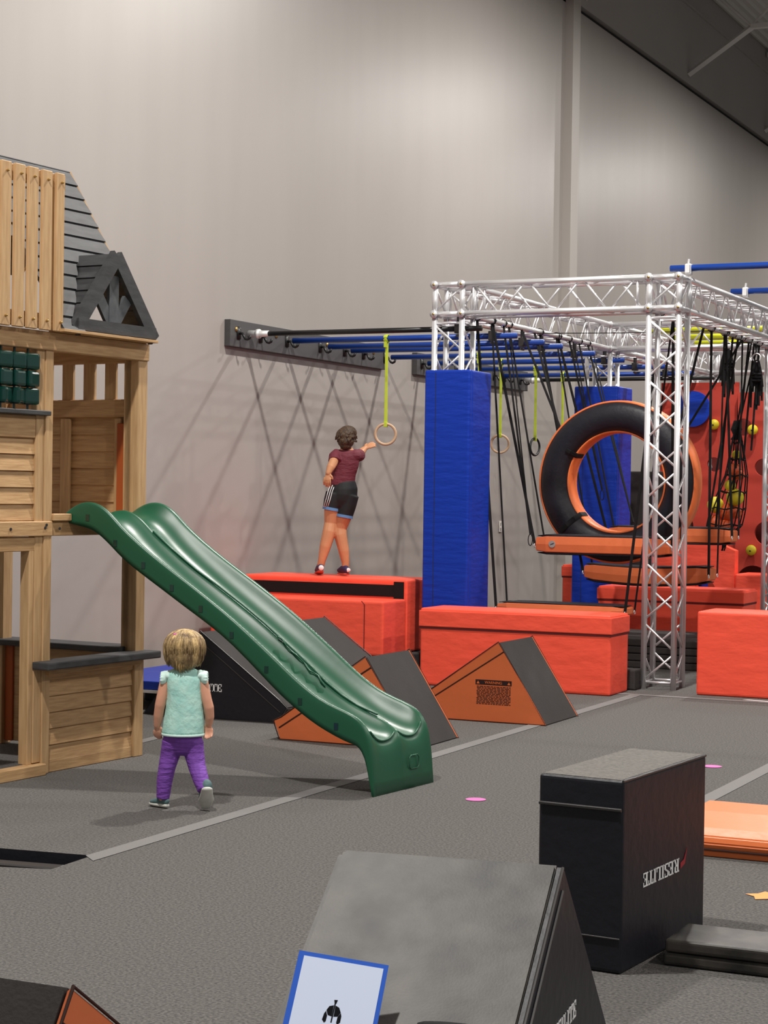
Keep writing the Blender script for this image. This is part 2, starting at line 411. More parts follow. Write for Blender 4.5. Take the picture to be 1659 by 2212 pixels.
for (x, y) in ((XL, Y0), (XR, Y0), (XL, Y1), (XR, Y1), (XL, Y2), (XR, Y2)):
    part('tower', truss_bm((x, y, 0.0), (x, y, 3.03), (D, 0, 0), (0, D, 0), 12, .055), M['alu'], rig)
    bm = nb()
    c = [(x, y), (x+D, y), (x+D, y+D), (x, y+D)]
    for zz in (3.05, 3.297):
        for i in range(4): tube(bm, [(c[i][0], c[i][1], zz), (c[(i+1) % 4][0], c[(i+1) % 4][1], zz)], .0245, 12)
    for p in c: tube(bm, [(p[0], p[1], 3.0), (p[0], p[1], 3.32)], .0245, 12)
    for p in c[:2]:
        for zz in (3.05, 3.297): tube(bm, [(p[0], p[1]-.036, zz), (p[0], p[1]-.02, zz)], .034, 14)
    tube(bm, [(x, y, 3.07), (x+D, y, 3.28)], .009, 6); tube(bm, [(x, y+D, 3.28), (x+D, y+D, 3.07)], .009, 6)
    tube(bm, [(x+D, y, 3.07), (x+D, y+D, 3.28)], .009, 6); tube(bm, [(x, y, 3.28), (x, y+D, 3.07)], .009, 6)
    cb = part('corner_block', bm, M['alu'], rig)
    bm = nb()
    for p in c[:2]:
        for zz in (3.05, 3.297): tube(bm, [(p[0], p[1]-.040, zz), (p[0], p[1]-.034, zz)], .011, 8)
    part('socket', bm, M['screw'], cb)
for (y) in (Y0, Y1, Y2):
    part('cross_beam', truss_bm((XL+D, y, 3.05), (XR, y, 3.05), (0, D, 0), (0, 0, D), 6, .1), M['alu'], rig)
for x in (XL, XR):
    for ya, yb in ((Y0+D, Y1), (Y1+D, Y2)):
        part('side_beam', truss_bm((x, ya, 3.05), (x, yb, 3.05), (D, 0, 0), (0, 0, D), 16, .08), M['alu'], rig)

# blue pads round the left towers
def pad(x0, x1, y0, y1, z1, label):
    t = thing('column_pad', label, 'pad', ((x0+x1)/2, (y0+y1)/2, 0.0), 'blue pads round the truss towers')
    th = .055
    for (a, b, c, d) in ((x0, x1, y0, y0+th), (x1-th, x1, y0+th, y1), (x0, x0+th, y0+th, y1), (x0+th, x1-th, y1-th, y1)):
        bm = nb(); box(bm, a, b, c, d, .0, z1, .018, 3)
        mk('padded_panel', bm, M['blue'], t, smooth=False)
    bm = nb(); box(bm, x0+.10, x0+.104, y0-.002, y0+.004, .02, z1-.02); mk('seam', bm, M['dark'], t)
pad(1.905, 2.315, 14.57, 15.05, 2.575, 'tall blue vinyl pad wrapped round the near left truss tower')
pad(1.85, 2.32, 18.50, 18.98, 2.66, 'tall blue vinyl pad wrapped round the far tower behind the ring')

# ================================================================ WALL BOARDS AND BARS
def ledger(ya, yb, hooks, bolts, label):
    t = thing('wall_ledger', label, 'board', (0.03, (ya+yb)/2, 2.81), 'dark ledger boards bolted to the wall')
    bm = nb(); box(bm, .0, .06, ya, yb, 2.81, 3.045, .004); mk('plank', bm, M['board'], t)
    for y in hooks:
        bm = nb(); pts = [(.06, y, 2.93), (.10, y, 2.93), (.115, y, 2.905), (.13, y, 2.882), (.15, y, 2.875), (.172, y, 2.885), (.18, y, 2.91)]
        tube(bm, pts, .012, 8); box(bm, .058, .07, y-.03, y+.03, 2.88, 2.99); mk('hook', bm, M['blackbar'], t, True)
    for y in bolts:
        bm = nb(); tube(bm, [(.058, y, 2.965), (.068, y, 2.965)], .022, 12); mk('bolt', bm, M['screw'], t, True)
ledger(14.515, 17.775, (14.66, 15.06, 15.57, 16.25, 16.78, 17.21, 17.72), (14.62, 15.36, 15.85, 16.4, 16.95, 17.2, 17.45), 'left dark grey ledger board with black hooks on the wall')
ledger(18.54, 21.88, (18.66, 19.6, 20.75, 21.1, 21.62), (19.1, 20.3, 21.3), 'right dark grey ledger board on the wall behind the blue pad')
bars = [(14.85, M['blackbar'], .10, 2.30, 'black bar nearest the camera running from wall board to truss'),
        (15.62, M['bluebar'], .10, 2.32, 'first blue monkey bar counted from the near black bar'),
        (16.36, M['bluebar'], .10, 2.30, 'second blue monkey bar counted from the near black bar'),
        (16.86, M['bluebar'], .10, 2.30, 'third blue monkey bar counted from the near black bar'),
        (17.80, M['bluebar'], .10, 2.30, 'fourth blue monkey bar, crossing the gap between the boards'),
        (18.74, M['bluebar'], .10, 2.30, 'fifth blue monkey bar, at the start of the far board'),
        (19.78, M['bluebar'], .10, 2.42, 'sixth blue monkey bar, passing above the far blue pad'),
        (20.92, M['bluebar'], .10, 2.42, 'last blue monkey bar in front of the far black bar'),
        (21.80, M['blackbar'], .24, 2.42, 'far black bar at the end of the second wall board')]
for y, m, xa, xb, lab in bars:
    t = thing('monkey_bar', lab, 'bar', ((xa+xb)/2, y, 2.92), 'bars hung between the wall boards and the truss')
    bm = nb(); tube(bm, [(xa, y, 2.94), (xb, y, 2.94)], .0265 if m is M['bluebar'] else .023, 12); mk('pipe', bm, m, t, True)
    bm = nb(); box(bm, 2.06, 2.12, y-.035, y+.035, 2.90, 2.985, .008); tube(bm, [(2.09, y, 2.97), (2.09, y, 3.04)], .02, 8); tube(bm, [(2.09, y-.035, 2.88), (2.09, y+.035, 2.88)], .012, 6)
    mk('clamp', bm, M['bseam'], t)
    if m is M['blackbar']:
        bm = nb(); tube(bm, [(.06, y, 2.94), (.17, y, 2.94), (.26, y, 2.94)], [.034, .03, .027], 12); tube(bm, [(.14, y, 2.94), (.17, y, 2.94)], .043, 12)
        mk('coupling', bm, M['alu2'], t, True)
# blue bars on top of the rig, yellow bars in the far bay
for y, xa, lab in ((14.96, 3.90, 'near blue bar clamped on top of the truss corner'), (16.80, 3.92, 'middle blue bar clamped on top of the right truss beam'), (17.95, 4.0, 'far blue bar on top of the right beam at the photo edge')):
    t = thing('top_bar', lab, 'bar', (5.5, y, 3.37), 'blue bars across the top of the truss')
    bm = nb(); tube(bm, [(xa, y, 3.395), (7.6, y, 3.395)], .0265, 12); mk('pipe', bm, M['bluebar'], t, True)
    bm = nb(); box(bm, 4.03, 4.08, y-.035, y+.03, 3.34, 3.428, .01); tube(bm, [(4.055, y-.02, 3.43), (4.06, y-.02, 3.465)], .010, 8); box(bm, 4.035, 4.075, y-.06, y-.03, 3.35, 3.42, .005)
    mk('clamp', bm, M['alu2'], t)
for i, y in enumerate((19.5, 20.35, 21.2)):
    t = thing('yellow_bar', ['nearest', 'middle', 'farthest'][i]+' of the three yellow bars across the truss behind the tower', 'bar', (3, y, 3.27), 'yellow bars in the far truss bay')
    bm = nb(); tube(bm, [(2.35, y, 3.30), (3.95, y, 3.30)], .032, 12); mk('pipe', bm, M['yellowbar'], t, True)
    bm = nb(); tube(bm, [(3.935, y, 3.30), (3.97, y, 3.30)], .04, 12); mk('end_cap', bm, M['yellowbar'], t, True)

# gym rings on lime straps
def gym_ring(x, y, zc, rot, m, label, drop=None, tw=0):
    t = thing('gym_ring', label, 'ring', (x, y, zc-.11), 'gym rings hanging from the bars')
    bm = nb(); R0 = .093
    tube(bm, [(x+R0*math.cos(a)*math.cos(rot), y+R0*math.cos(a)*math.sin(rot), zc+R0*math.sin(a)) for a in [2*PI*k/36 for k in range(36)]], .0125, 10, closed=True)
    mk('hoop', bm, m, t, True)
    bm = nb(); top = zc+R0
    for dx in (-.008, .008):
        tube(bm, [(x+dx, y, top-.012), (x+dx*.6, y, (top+2.93)/2), (x+dx, y, 2.92)], [(.003, .010)]*3, 6, ref=Vector((0, 1, 0)))
    tube(bm, [(x+.0, y+.034*math.sin(a), 2.94+.034*math.cos(a)) for a in [2*PI*k/14 for k in range(14)]], [(.004, .022)]*14, 6, closed=True, ref=Vector((0, 0, 1)))
    box(bm, x-.014, x+.014, y-.035, y-.02, 2.86, 2.91)
    box(bm, x-.016, x+.016, y-.016, y+.016, top-.028, top+.016, .004)
    mk('strap', bm, M['lime'], t, False)
gym_ring(1.06, 15.62, 2.073, .42, M['ringwood'], 'wooden gym ring on lime strap in front of the reaching boy')
gym_ring(1.08, 17.80, 2.135, .42, M['ringwood'], 'wooden gym ring half hidden behind the near blue pad')
gym_ring(.945, 18.74, 2.075, .42, M['ringwood'], 'wooden gym ring on lime strap just right of blue pad')
gym_ring(.95, 19.78, 2.072, 1.35, M['ringblack'], 'narrow black gym ring on lime strap between the long straps')
gym_ring(.86, 20.92, 2.10, .42, M['ringwood'], 'gym ring on lime strap hidden behind the round hoop')

# ================================================================ RED BLOCKS
def red_block(x0, x1, y0, y1, z0, z1, label, lid=None, band=None, seamx=None, group='red vinyl blocks under the bars'):
    t = thing('red_block', label, 'block', ((x0+x1)/2, (y0+y1)/2, z0), group)
    bm = nb(); vs = box(bm, x0, x1, y0, y1, z0, z1, .022, 3)
    mk('body', bm, M['red'], t)
    if lid:
        z = z0+lid; e = .004
        bm = nb(); box(bm, x0-e, x1+e, y0-e, y1+e, z-.012, z+.004); mk('lid_gap', bm, M['redband'], t)
        bm = nb(); box(bm, x0-.008, x1+.008, y0-.008, y1+.008, z+.006, z1-.02, .006); mk('lid_flap', bm, M['red'], t)
    if band:
        bm = nb(); box(bm, x0+.02, x1-.03, y0-.006, y0+.002, band[0], band[1])
        box(bm, x1-.12, x1-.03, y0-.010, y0+.002, band[0]-.035, band[1]+.028)
        mk('strap_band', bm, M['blackstrap'], t)
    if seamx:
        bm = nb(); tube(bm, [(seamx, y0-.001, z0+.02), (seamx, y0-.001, z1-.03), (seamx-.03, y0+.005, z1-.004)], .0035, 6); mk('seam', bm, M['redband'], t)
    return t
red_block(2.16, 3.765, 13.97, 14.42, 0, .622, 'long red block with lidded top in front of the near blue pad', lid=.468)
red_block(.16, 1.79, 14.06, 14.51, .2, .652, 'lower red block in front of the block the boy jumps from', seamx=1.62)
red_block(.20, 1.79, 14.53, 15.12, .2, .812, 'upper red block with black strap under the boy', band=(.665, .765))
red_block(4.31, 5.9, 14.45, 14.95, 0, .655, 'plain red block at the right edge beyond the truss tower')
red_block(2.34, 3.80, 17.9, 18.4, .19, .655, 'far long red block with lid behind the truss tower', lid=.33)
red_block(.93, 1.5, 20.8, 21.3, .0, .74, 'narrow red block end seen beside the far blue pad', lid=.6)
# dark landing mats
def mat_stack(x0, x1, y0, y1, z0, n, th, label, m='slate'):
    t = thing('mat_stack', label, 'mat', ((x0+x1)/2, (y0+y1)/2, z0), 'dark mats on the floor')
    for i in range(n):
        bm = nb(); box(bm, x0, x1, y0, y1, z0+i*th+.002, z0+(i+1)*th-.003, .012, 2); mk('panel', bm, M[m], t)
mat_stack(.05, 1.87, 13.98, 15.6, 0, 1, .2, 'charcoal landing mat under the two red blocks by the wall')
mat_stack(3.30, 3.80, 14.5, 14.66, 0, 1, .165, 'small charcoal mat end between red block and truss tower')
mat_stack(2.4, 4.05, 16.4, 17.6, 0, 4, .066, 'folded stack of charcoal panel mats seen through the truss tower')
mat_stack(2.335, 4.1, 17.7, 18.58, 0, 1, .19, 'charcoal landing mat under the far long red block', 'black')
bm = nb(); box(bm, 1.75, 2.45, 20.5, 20.62, .35, 1.82, .02); box(bm, 2.42, 2.5, 20.5, 20.62, .35, 1.86, .01); box(bm, 1.72, 2.5, 20.45, 20.95, 0, .38, .02)
tag(mk('upright_mat', bm, M['slate']), 'charcoal mat standing upright, seen through the big round hoop', 'mat')
bm = nb(); box(bm, .9, 1.55, 11.85, 12.7, 0, .13, .01); tag(mk('floor_mat', bm, M['black']), 'black mat under the blue mat beyond the wooden playhouse', 'mat')

# ================================================================ WEDGES
PROF = [(.35, 0), (0, .545), (-.575, .14), (-.63, .115), (-.585, 0)]
def wedge(apex, u, width, label, end='orange', body='slate', prof=None, name='foam_wedge', seamon=True, flapside=-1):
    """apex point on the floor plane under the ridge start; u = direction of the steep side"""
    prof = prof or PROF
    u = Vector(u).normalized(); wv = Vector((-u.y, u.x, 0)); A = Vector(apex)
    t = thing(name, label, 'wedge', A)
    bm = nb(); prism(bm, prof, .006, width-.006, u, A); bevel_all(bm, .008, 2); mk('foam_body', bm, M[body], t)
    for sd in (0, 1):
        w0, w1 = (-.004, .010) if sd == 0 else (width-.010, width+.004)
        bm = nb(); prism(bm, [(p[0]*.992, .004+p[1]*.985) for p in prof], w0, w1, u, A); bevel_all(bm, .003, 2)
        ep = mk('end_panel', bm, M[end], t)
        if seamon:
            wz = w0-.001 if sd == 0 else w1+.001
            a = Vector((prof[1][0], prof[1][1])); b = Vector((prof[2][0], prof[2][1]))
            st = Vector((prof[0][0], prof[0][1])); d1 = (st-a).normalized()*.075
            bm = nb()
            pa = A+u*(a.x+d1.x)+Vector((0, 0, a.y+d1.y))+wv*wz; pb = A+u*(b.x+d1.x*.2-.02)+Vector((0, 0, b.y-.065))+wv*wz
            tube(bm, [pa, pb], .0045, 6); mk('flap_seam', bm, M['seam' if end == 'orange' else 'bseam'], ep)
    bm = nb()
    n = len(prof)
    for sd in (-.004, width+.004):
        bm = nb(); tube(bm, [A+u*p[0]+Vector((0, 0, p[1]+.002))+wv*sd for p in prof], .0045, 6, closed=True)
        mk('piping', bm, M['seam' if end == 'orange' else 'bseam'], t)
    return t, u, wv, A
t, u, wv, A = wedge((3.637, 11.95, 0), (1, 0, 0), .645, 'orange and grey foam wedge with a printed warning, before the long red block')
# printed warning (on the camera-side end)
bm = nb(); slab(bm, (3.475, 11.945, .252), (1, 0, 0), (0, 0, 1), [(0, .0), (.262, .0), (.262, .034), (0, .034)], .001)
wl = mk('warning_label', bm, M['label'], t)
bm = nb(); font_mesh(bm, 'WARNING', (3.606, 11.9425, .260), (1, 0, 0), (0, 0, 1), .026)
for cx in (3.494, 3.718): slab(bm, (cx, 11.9437, .259), (1, 0, 0), (0, 0, 1), [(-.011, 0), (.011, 0), (0, .019)], .001)
mk('lettering', bm, M['orange2'], wl)
bm = nb()
for i in range(13):
    x = 3.482+random.uniform(0, .008); z = .244-i*.0098
    while x < 3.725:
        l = random.uniform(.012, .034); slab(bm, (x, 11.9455, z-.0062), (1, 0, 0), (0, 0, 1), rc(0, 0, min(l, 3.73-x), .0054), .001); x += l+.005
mk('fine_print', bm, M['label'], t)
wedge((3.372, 10.42, 0), (1, 0, 0), .645, 'orange and grey foam wedge half hidden behind the green slide')
wedge((5.53+.0, 3.19, 0), (0, -1, 0), .645, 'dark foam wedge with orange end cut off at the bottom left corner')
# big black wedge behind the girl
BW = [(-.45, 0), (0, .588), (.61, .155), (.67, .105), (.60, 0)]
BWm = [(-p[0], p[1]) for p in BW]
t, u, wv, A = wedge((1.80, 11.12, 0), (1, 0, 0), 1.85, 'wide black foam wedge with grey slope behind the small girl', end='black', body='slate', prof=BW, seamon=False)
bm = nb(); tube(bm, [(1.83, 11.114, .50), (2.42, 11.114, .075)], .004, 6); mk('flap_seam', bm, M['bseam'], t)
bm = nb(); lettering(bm, 'RESILITE', (1.672, 11.1155, .186), (1, 0, 0), (0, 0, 1), .052, .0015); mk('lettering', bm, M['white'], t)
# foreground black wedge
FP = [(1.02, 0), (.90, .05), (0, .665), (-.69, .05), (-.73, 0)]
e = Vector((math.cos(R(8)), math.sin(R(8)), 0)); nn = Vector((e.y, -e.x, 0))
Lr = Vector((6.255, 4.235, 0)); WF = .565
t = thing('foam_wedge', 'large worn black foam wedge in the foreground holding a laminated sheet', 'wedge', Lr+e*WF/2)
def fpt(s, h, z, lift=0):     # s along ridge, h down the front slope
    nrm = (nn*.665+Vector((0, 0, 1))*.97).normalized()
    return Lr+e*s+nn*h+Vector((0, 0, z))+nrm*lift
bm = nb()
f = [bm.verts.new(Lr+nn*p[0]+Vector((0, 0, p[1]))) for p in FP]; b = [bm.verts.new(Lr+e*WF+nn*p[0]+Vector((0, 0, p[1]))) for p in FP]
fs = [bm.faces.new(f), bm.faces.new(b[::-1])]
for i in range(5): fs.append(bm.faces.new((f[i], b[i], b[(i+1) % 5], f[(i+1) % 5])))
bmesh.ops.recalc_face_normals(bm, faces=fs); bevel_all(bm, .016, 3)
mk('foam_body', bm, M['blackm'], t)
bm = nb()
b0 = [bm.verts.new(Lr+e*(WF+.004)+nn*p[0]*.985+Vector((0, 0, .004+p[1]*.975))) for p in FP]; b1 = [bm.verts.new(v.co-e*.016) for v in b0]
fs = [bm.faces.new(b0), bm.faces.new(b1[::-1])]+[bm.faces.new((b0[i], b1[i], b1[(i+1) % 5], b0[(i+1) % 5])) for i in range(5)]
bmesh.ops.recalc_face_normals(bm, faces=fs); ep = mk('end_panel', bm, M['black'], t)
bm = nb(); tube(bm, [Lr+e*(WF+.006)+nn*.02+Vector((0, 0, .60)), Lr+e*(WF+.006)+nn*.86+Vector((0, 0, .02))], .0045, 6)
tube(bm, [Lr+e*(WF+.002)+Vector((0, 0, .652)), Lr+e*(WF+.002)+nn*.90+Vector((0, 0, .04))], .004, 6)
mk('flap_seam', bm, M['bseam'], ep)
# lettering on the end panel
tx = -nn; ty = Vector((0, 0, 1)); P0 = Lr+e*(WF+.0045)+nn*.135+Vector((0, 0, .250))
bm = nb(); lettering(bm, 'RESILITE', P0, tx, ty, .042, .0015, 0, 1.28); mk('lettering', bm, M['white'], ep)
bm = nb(); slab(bm, P0-tx*.065, tx, ty, [(0, .0), (.03, -.004), (.052, .012), (.056, .04), (.04, .062), (.012, .066), (-.008, .04)], .0015); mk('swoosh', bm, M['red2'], ep)
dn = (nn*.826-Vector((0, 0, .564))); nrm = (nn*.615+Vector((0, 0, .9))).normalized()
def onsl(s_, h_, lift=0.): return Lr+e*s_+nn*h_+Vector((0, 0, .665-.6833*h_))+nrm*lift
hp = [onsl(.332+.016*q, .452, .012*math.sin(PI*q/11)**.5 if 0 < q < 11 else .0) for q in range(12)]
bm = nb(); tube(bm, hp, [(.026, .003)]*12, 8, ref=dn); mk('carry_handle', bm, M['blackstrap'], t)
# laminated sheet on the slope
ph5, th5, ps5 = R(18), R(48), R(10)
n5 = nn*math.cos(ph5)+e*math.sin(ph5); e5 = n5.cross(Vector((0, 0, 1)))
e5 = e5 if e5.dot(e) > 0 else -e5
d5 = n5*math.cos(th5)-Vector((0, 0, 1))*math.sin(th5)
sx = (e5*math.cos(ps5)+d5*math.sin(ps5)).normalized(); sy = -(d5*math.cos(ps5)-e5*math.sin(ps5)).normalized()
sh = thing('laminated_sheet', 'blue bordered laminated sheet with helmet emblem leaning on the foreground wedge', 'sheet', onsl(.1, .45))
SO = onsl(.003, .29, .006)+Vector((.071, -.138, .038))
bm = nb(); slab(bm, SO, sx, sy, [(0, -.27), (.205, -.27), (.205, 0), (0, 0)], .0015); mk('sleeve', bm, M['sleeve'], sh)
bm = nb(); slab(bm, SO, sx, sy, [(.013, -.258), (.195, -.258), (.195, -.011), (.013, -.011)], .0008, .0015); mk('paper', bm, M['paper'], sh)
bm = nb(); cx, cy = .104, -.155; k = .0092
def hz(poly): slab(bm, SO, sx, sy, [(cx+p[0]*k, cy+p[1]*k) for p in poly], .0006, .0024)
hz([(-.35, 5.3), (.5, 5.4), (.3, 4.4), (-.1, 4.4)])
hz([(-.1, 4.5), (.2, 4.5), (.1, -.6), (-.2, -.6)])
hz([(-.2, 3.9), (-1.2, 3.5), (-1.7, 2.4), (-1.2, 1.2), (-.2, 1.0)])
hz([(.25, 3.9), (1.2, 3.5), (1.8, 2.3), (1.3, 1.2), (.25, 1.0)])
hz([(-1.75, 2.2), (-2.1, 1.4), (-2.3, -.2), (-1.7, -.9), (-1.35, -.5), (-1.3, 1.0)])
hz([(1.85, 2.2), (2.1, 1.4), (2.1, -.2), (1.5, -.9), (1.2, -.5), (1.25, 1.0)])
mk('helmet_emblem', bm, M['ink'], sh)

# tall black block
rt4 = Matrix.Translation((6.468, 5.871, 0)) @ Matrix.Rotation(R(-5), 4, 'Z') @ Matrix.Translation((-6.468, -5.871, 0))
t = thing('black_block', 'tall black upright foam block with upside-down white lettering', 'block', (6.32, 6.25, 0))
bm = nb(); box(bm, 6.168, 6.468, 5.871, 6.63, 0, .628, .014, 3, rt4); mk('foam_body', bm, M['black'], t)
bm = nb(); tube(bm, [rt4 @ Vector((6.172, 5.868, .532)), rt4 @ Vector((6.464, 5.868, .532))], .006, 6); tube(bm, [rt4 @ Vector((6.172, 5.868, .115)), rt4 @ Vector((6.464, 5.868, .115))], .003, 6)
mk('flap_seam', bm, M['bseam'], t)
bm = nb(); tube(bm, [rt4 @ Vector((6.466, 5.875, .625)), rt4 @ Vector((6.466, 6.625, .625))], .005, 6); mk('piping', bm, M['bseam'], t)
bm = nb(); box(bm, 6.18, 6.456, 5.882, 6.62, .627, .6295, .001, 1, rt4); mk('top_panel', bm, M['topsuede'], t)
ey = (rt4.to_3x3() @ Vector((0, -1, 0))); bm = nb()
P0 = rt4 @ Vector((6.4695, 6.372, .300))
lettering(bm, 'RESILITE', P0, ey, (0, 0, -1), .047, .0012, 0, 1.2); mk('lettering', bm, M['white'], t)
bm = nb(); slab(bm, P0, ey, (0, 0, -1), [(-.012, .04), (-.055, .028), (-.075, -.025), (-.045, .012), (-.012, .02)], .0012)
mk('swoosh', bm, M['red2'], t)
# orange mat, black folded mat on the right
t = thing('orange_mat', 'flat orange mat on the carpet behind the tall black block', 'mat', (7, 8.2, 0))
bm = nb(); box(bm, 6.03, 8.4, 7.985, 8.66, .002, .030, .008); mk('base_pad', bm, M['orange2'], t)
bm = nb(); f_ = [(0, .034), (-.012, .06), (0, .09), (.05, .118), (.30, .150), (.58, .150), (.655, .120), (.66, .034)]
va = [bm.verts.new((6.02, 7.98+p[0], p[1])) for p in f_]; vb = [bm.verts.new((8.4, 7.98+p[0], p[1])) for p in f_]
bm.faces.new(va); bm.faces.new(vb[::-1])
for i in range(len(f_)): bm.faces.new((va[i], vb[i], vb[(i+1) % len(f_)], va[(i+1) % len(f_)]))
bmesh.ops.recalc_face_normals(bm, faces=bm.faces); bevel_all(bm, .006, 2)
mk('cushion', bm, M['orange2'], t)
bm = nb(); tube(bm, [(6.03, 7.978, .033), (8.38, 7.978, .033)], .005, 6); mk('piping', bm, M['seam'], t)
t = thing('folded_mat', 'low black folded mat lying against the tall black block at right', 'mat', (7.2, 6.2, 0))
for i in range(2):
    bm = nb(); box(bm, 6.552+.006*i, 8.3, 6.062-.004*i, 6.33, .002+.045*i, .044+.045*i, .012, 3); mk('mat_panel', bm, M['blackm'], t)

# blue mat beyond the playhouse
t = thing('blue_mat', 'blue topped mat on the floor between playhouse and black wedge', 'mat', (1.25, 11.5, 0))
bm = nb(); box(bm, .7, 1.62, 11.35, 12.6, .14, .20, .008); mk('blue_cover', bm, M['blue'], t)
bm = nb(); box(bm, .7, 1.60, 11.34, 12.6, .118, .138); mk('white_trim', bm, M['white'], t)

# ================================================================ HANGING HOOP, PLANKS, STRAPS
hc = Vector((3.145, 16.05, 1.665)); Ro, Ri, dp = .715, .435, .15
t = thing('round_hoop', 'big black padded hoop with orange rims hanging in the truss', 'hoop', (hc.x, hc.y, hc.z-Ro))
def ringface(bm, prof, n=72):
    """prof: closed (radius, y) loop revolved about y through hc"""
    rings = []
    for k in range(n):
        a = 2*PI*k/n
        rings.append([bm.verts.new((hc.x+p[0]*math.cos(a), hc.y+p[1], hc.z+p[0]*math.sin(a))) for p in prof])
    m_ = len(prof)
    for k in range(n):
        A_, B_ = rings[k], rings[(k+1) % n]
        for i in range(m_): bm.faces.new((A_[i], A_[(i+1) % m_], B_[(i+1) % m_], B_[i]))
    bmesh.ops.recalc_face_normals(bm, faces=bm.faces)
bm = nb(); ringface(bm, [(Ri+.012, -dp*.72), (Ri+.06, -dp*.98), ((Ro+Ri)/2, -dp*1.12), (Ro-.06, -dp*.98), (Ro-.012, -dp*.72), (Ro-.012, dp*.72), (Ro-.06, dp), ((Ro+Ri)/2, dp*1.1), (Ri+.06, dp), (Ri+.012, dp*.72)])
mk('padded_ring', bm, M['black'], t, True)
bm = nb(); ringface(bm, [(Ro-.02, -dp*.74), (Ro, -dp*.72), (Ro+.006, 0), (Ro, dp*.72), (Ro-.02, dp*.74)]); mk('outer_rim', bm, M['orange2'], t, True)
bm = nb(); ringface(bm, [(Ri+.02, -dp*.74), (Ri, -dp*.72), (Ri-.004, 0), (Ri, dp*.72), (Ri+.02, dp*.74)]); mk('inner_rim', bm, M['orange2'], t, True)
for a in (R(148), R(222)):
    bm = nb(); d = Vector((math.cos(a), 0, math.sin(a))); s = Vector((-d.z, 0, d.x))
    path = [hc+d*(Ri-.008)+Vector((0, .05, 0)), hc+d*(Ri-.008)-Vector((0, dp*.72, 0)), hc+d*(Ri+.05)-Vector((0, dp*1.04, 0)), hc+d*((Ro+Ri)/2)-Vector((0, dp*1.16, 0)), hc+d*(Ro-.05)-Vector((0, dp*1.04, 0))]
    if a < 3: path = path[:3]+[hc+d*(Ri+.09)-Vector((0, dp*1.1, 0))]
    tube(bm, path, [(.022, .003)]*len(path), 6, ref=s); mk('loop_strap', bm, M['blackstrap'], t)
def strap(bm, a, b, w=.012, sag=0., n=6, th=.0025):
    a = Vector(a); b = Vector(b)
    pts = [a.lerp(b, k/n)+Vector((0, 0, -sag*4*(k/n)*(1-k/n))) for k in range(n+1)]
    tube(bm, pts, [(w, th)]*len(pts), 6, ref=Vector((1, .4, 0)))
# the hoop's four straps (two each side)
for (sx_, ang, yy, tops) in ((-1, R(139), -.05, [(2.19, 16.06), (2.19, 16.40)]), (1, R(41), -.05, [(3.812, 16.3), (3.812, 17.65)])):
    d = Vector((math.cos(ang), 0, math.sin(ang))); P = hc+d*(Ro+.004)+Vector((0, yy, 0))
    for i, (xx, ty_) in enumerate(tops):
        bm = nb(); Q_ = P+Vector((-.03*sx_*i*-1, .08*i, -.03*i)); strap(bm, Q_, (xx, ty_, 3.04), .011); mk('hanging_strap', bm, M['blackstrap'], t)
        bm = nb(); tube(bm, [Q_+Vector((.014*math.cos(a_), 0, .014*math.sin(a_)-.006)) for a_ in [2*PI*k/10 for k in range(10)]], .004, 6, closed=True); mk('metal_ring', bm, M['screw'], t, True)
def loop_over(bm, x, y, xc=0):   # webbing looped round the beam's lower chord
    tube(bm, [(x+.034*math.cos(a_), y, 3.05+.034*math.sin(a_)) for a_ in [2*PI*k/12 for k in range(12)]], [(.003, .011)]*12, 6, closed=True, ref=Vector((0, 0, 1)))
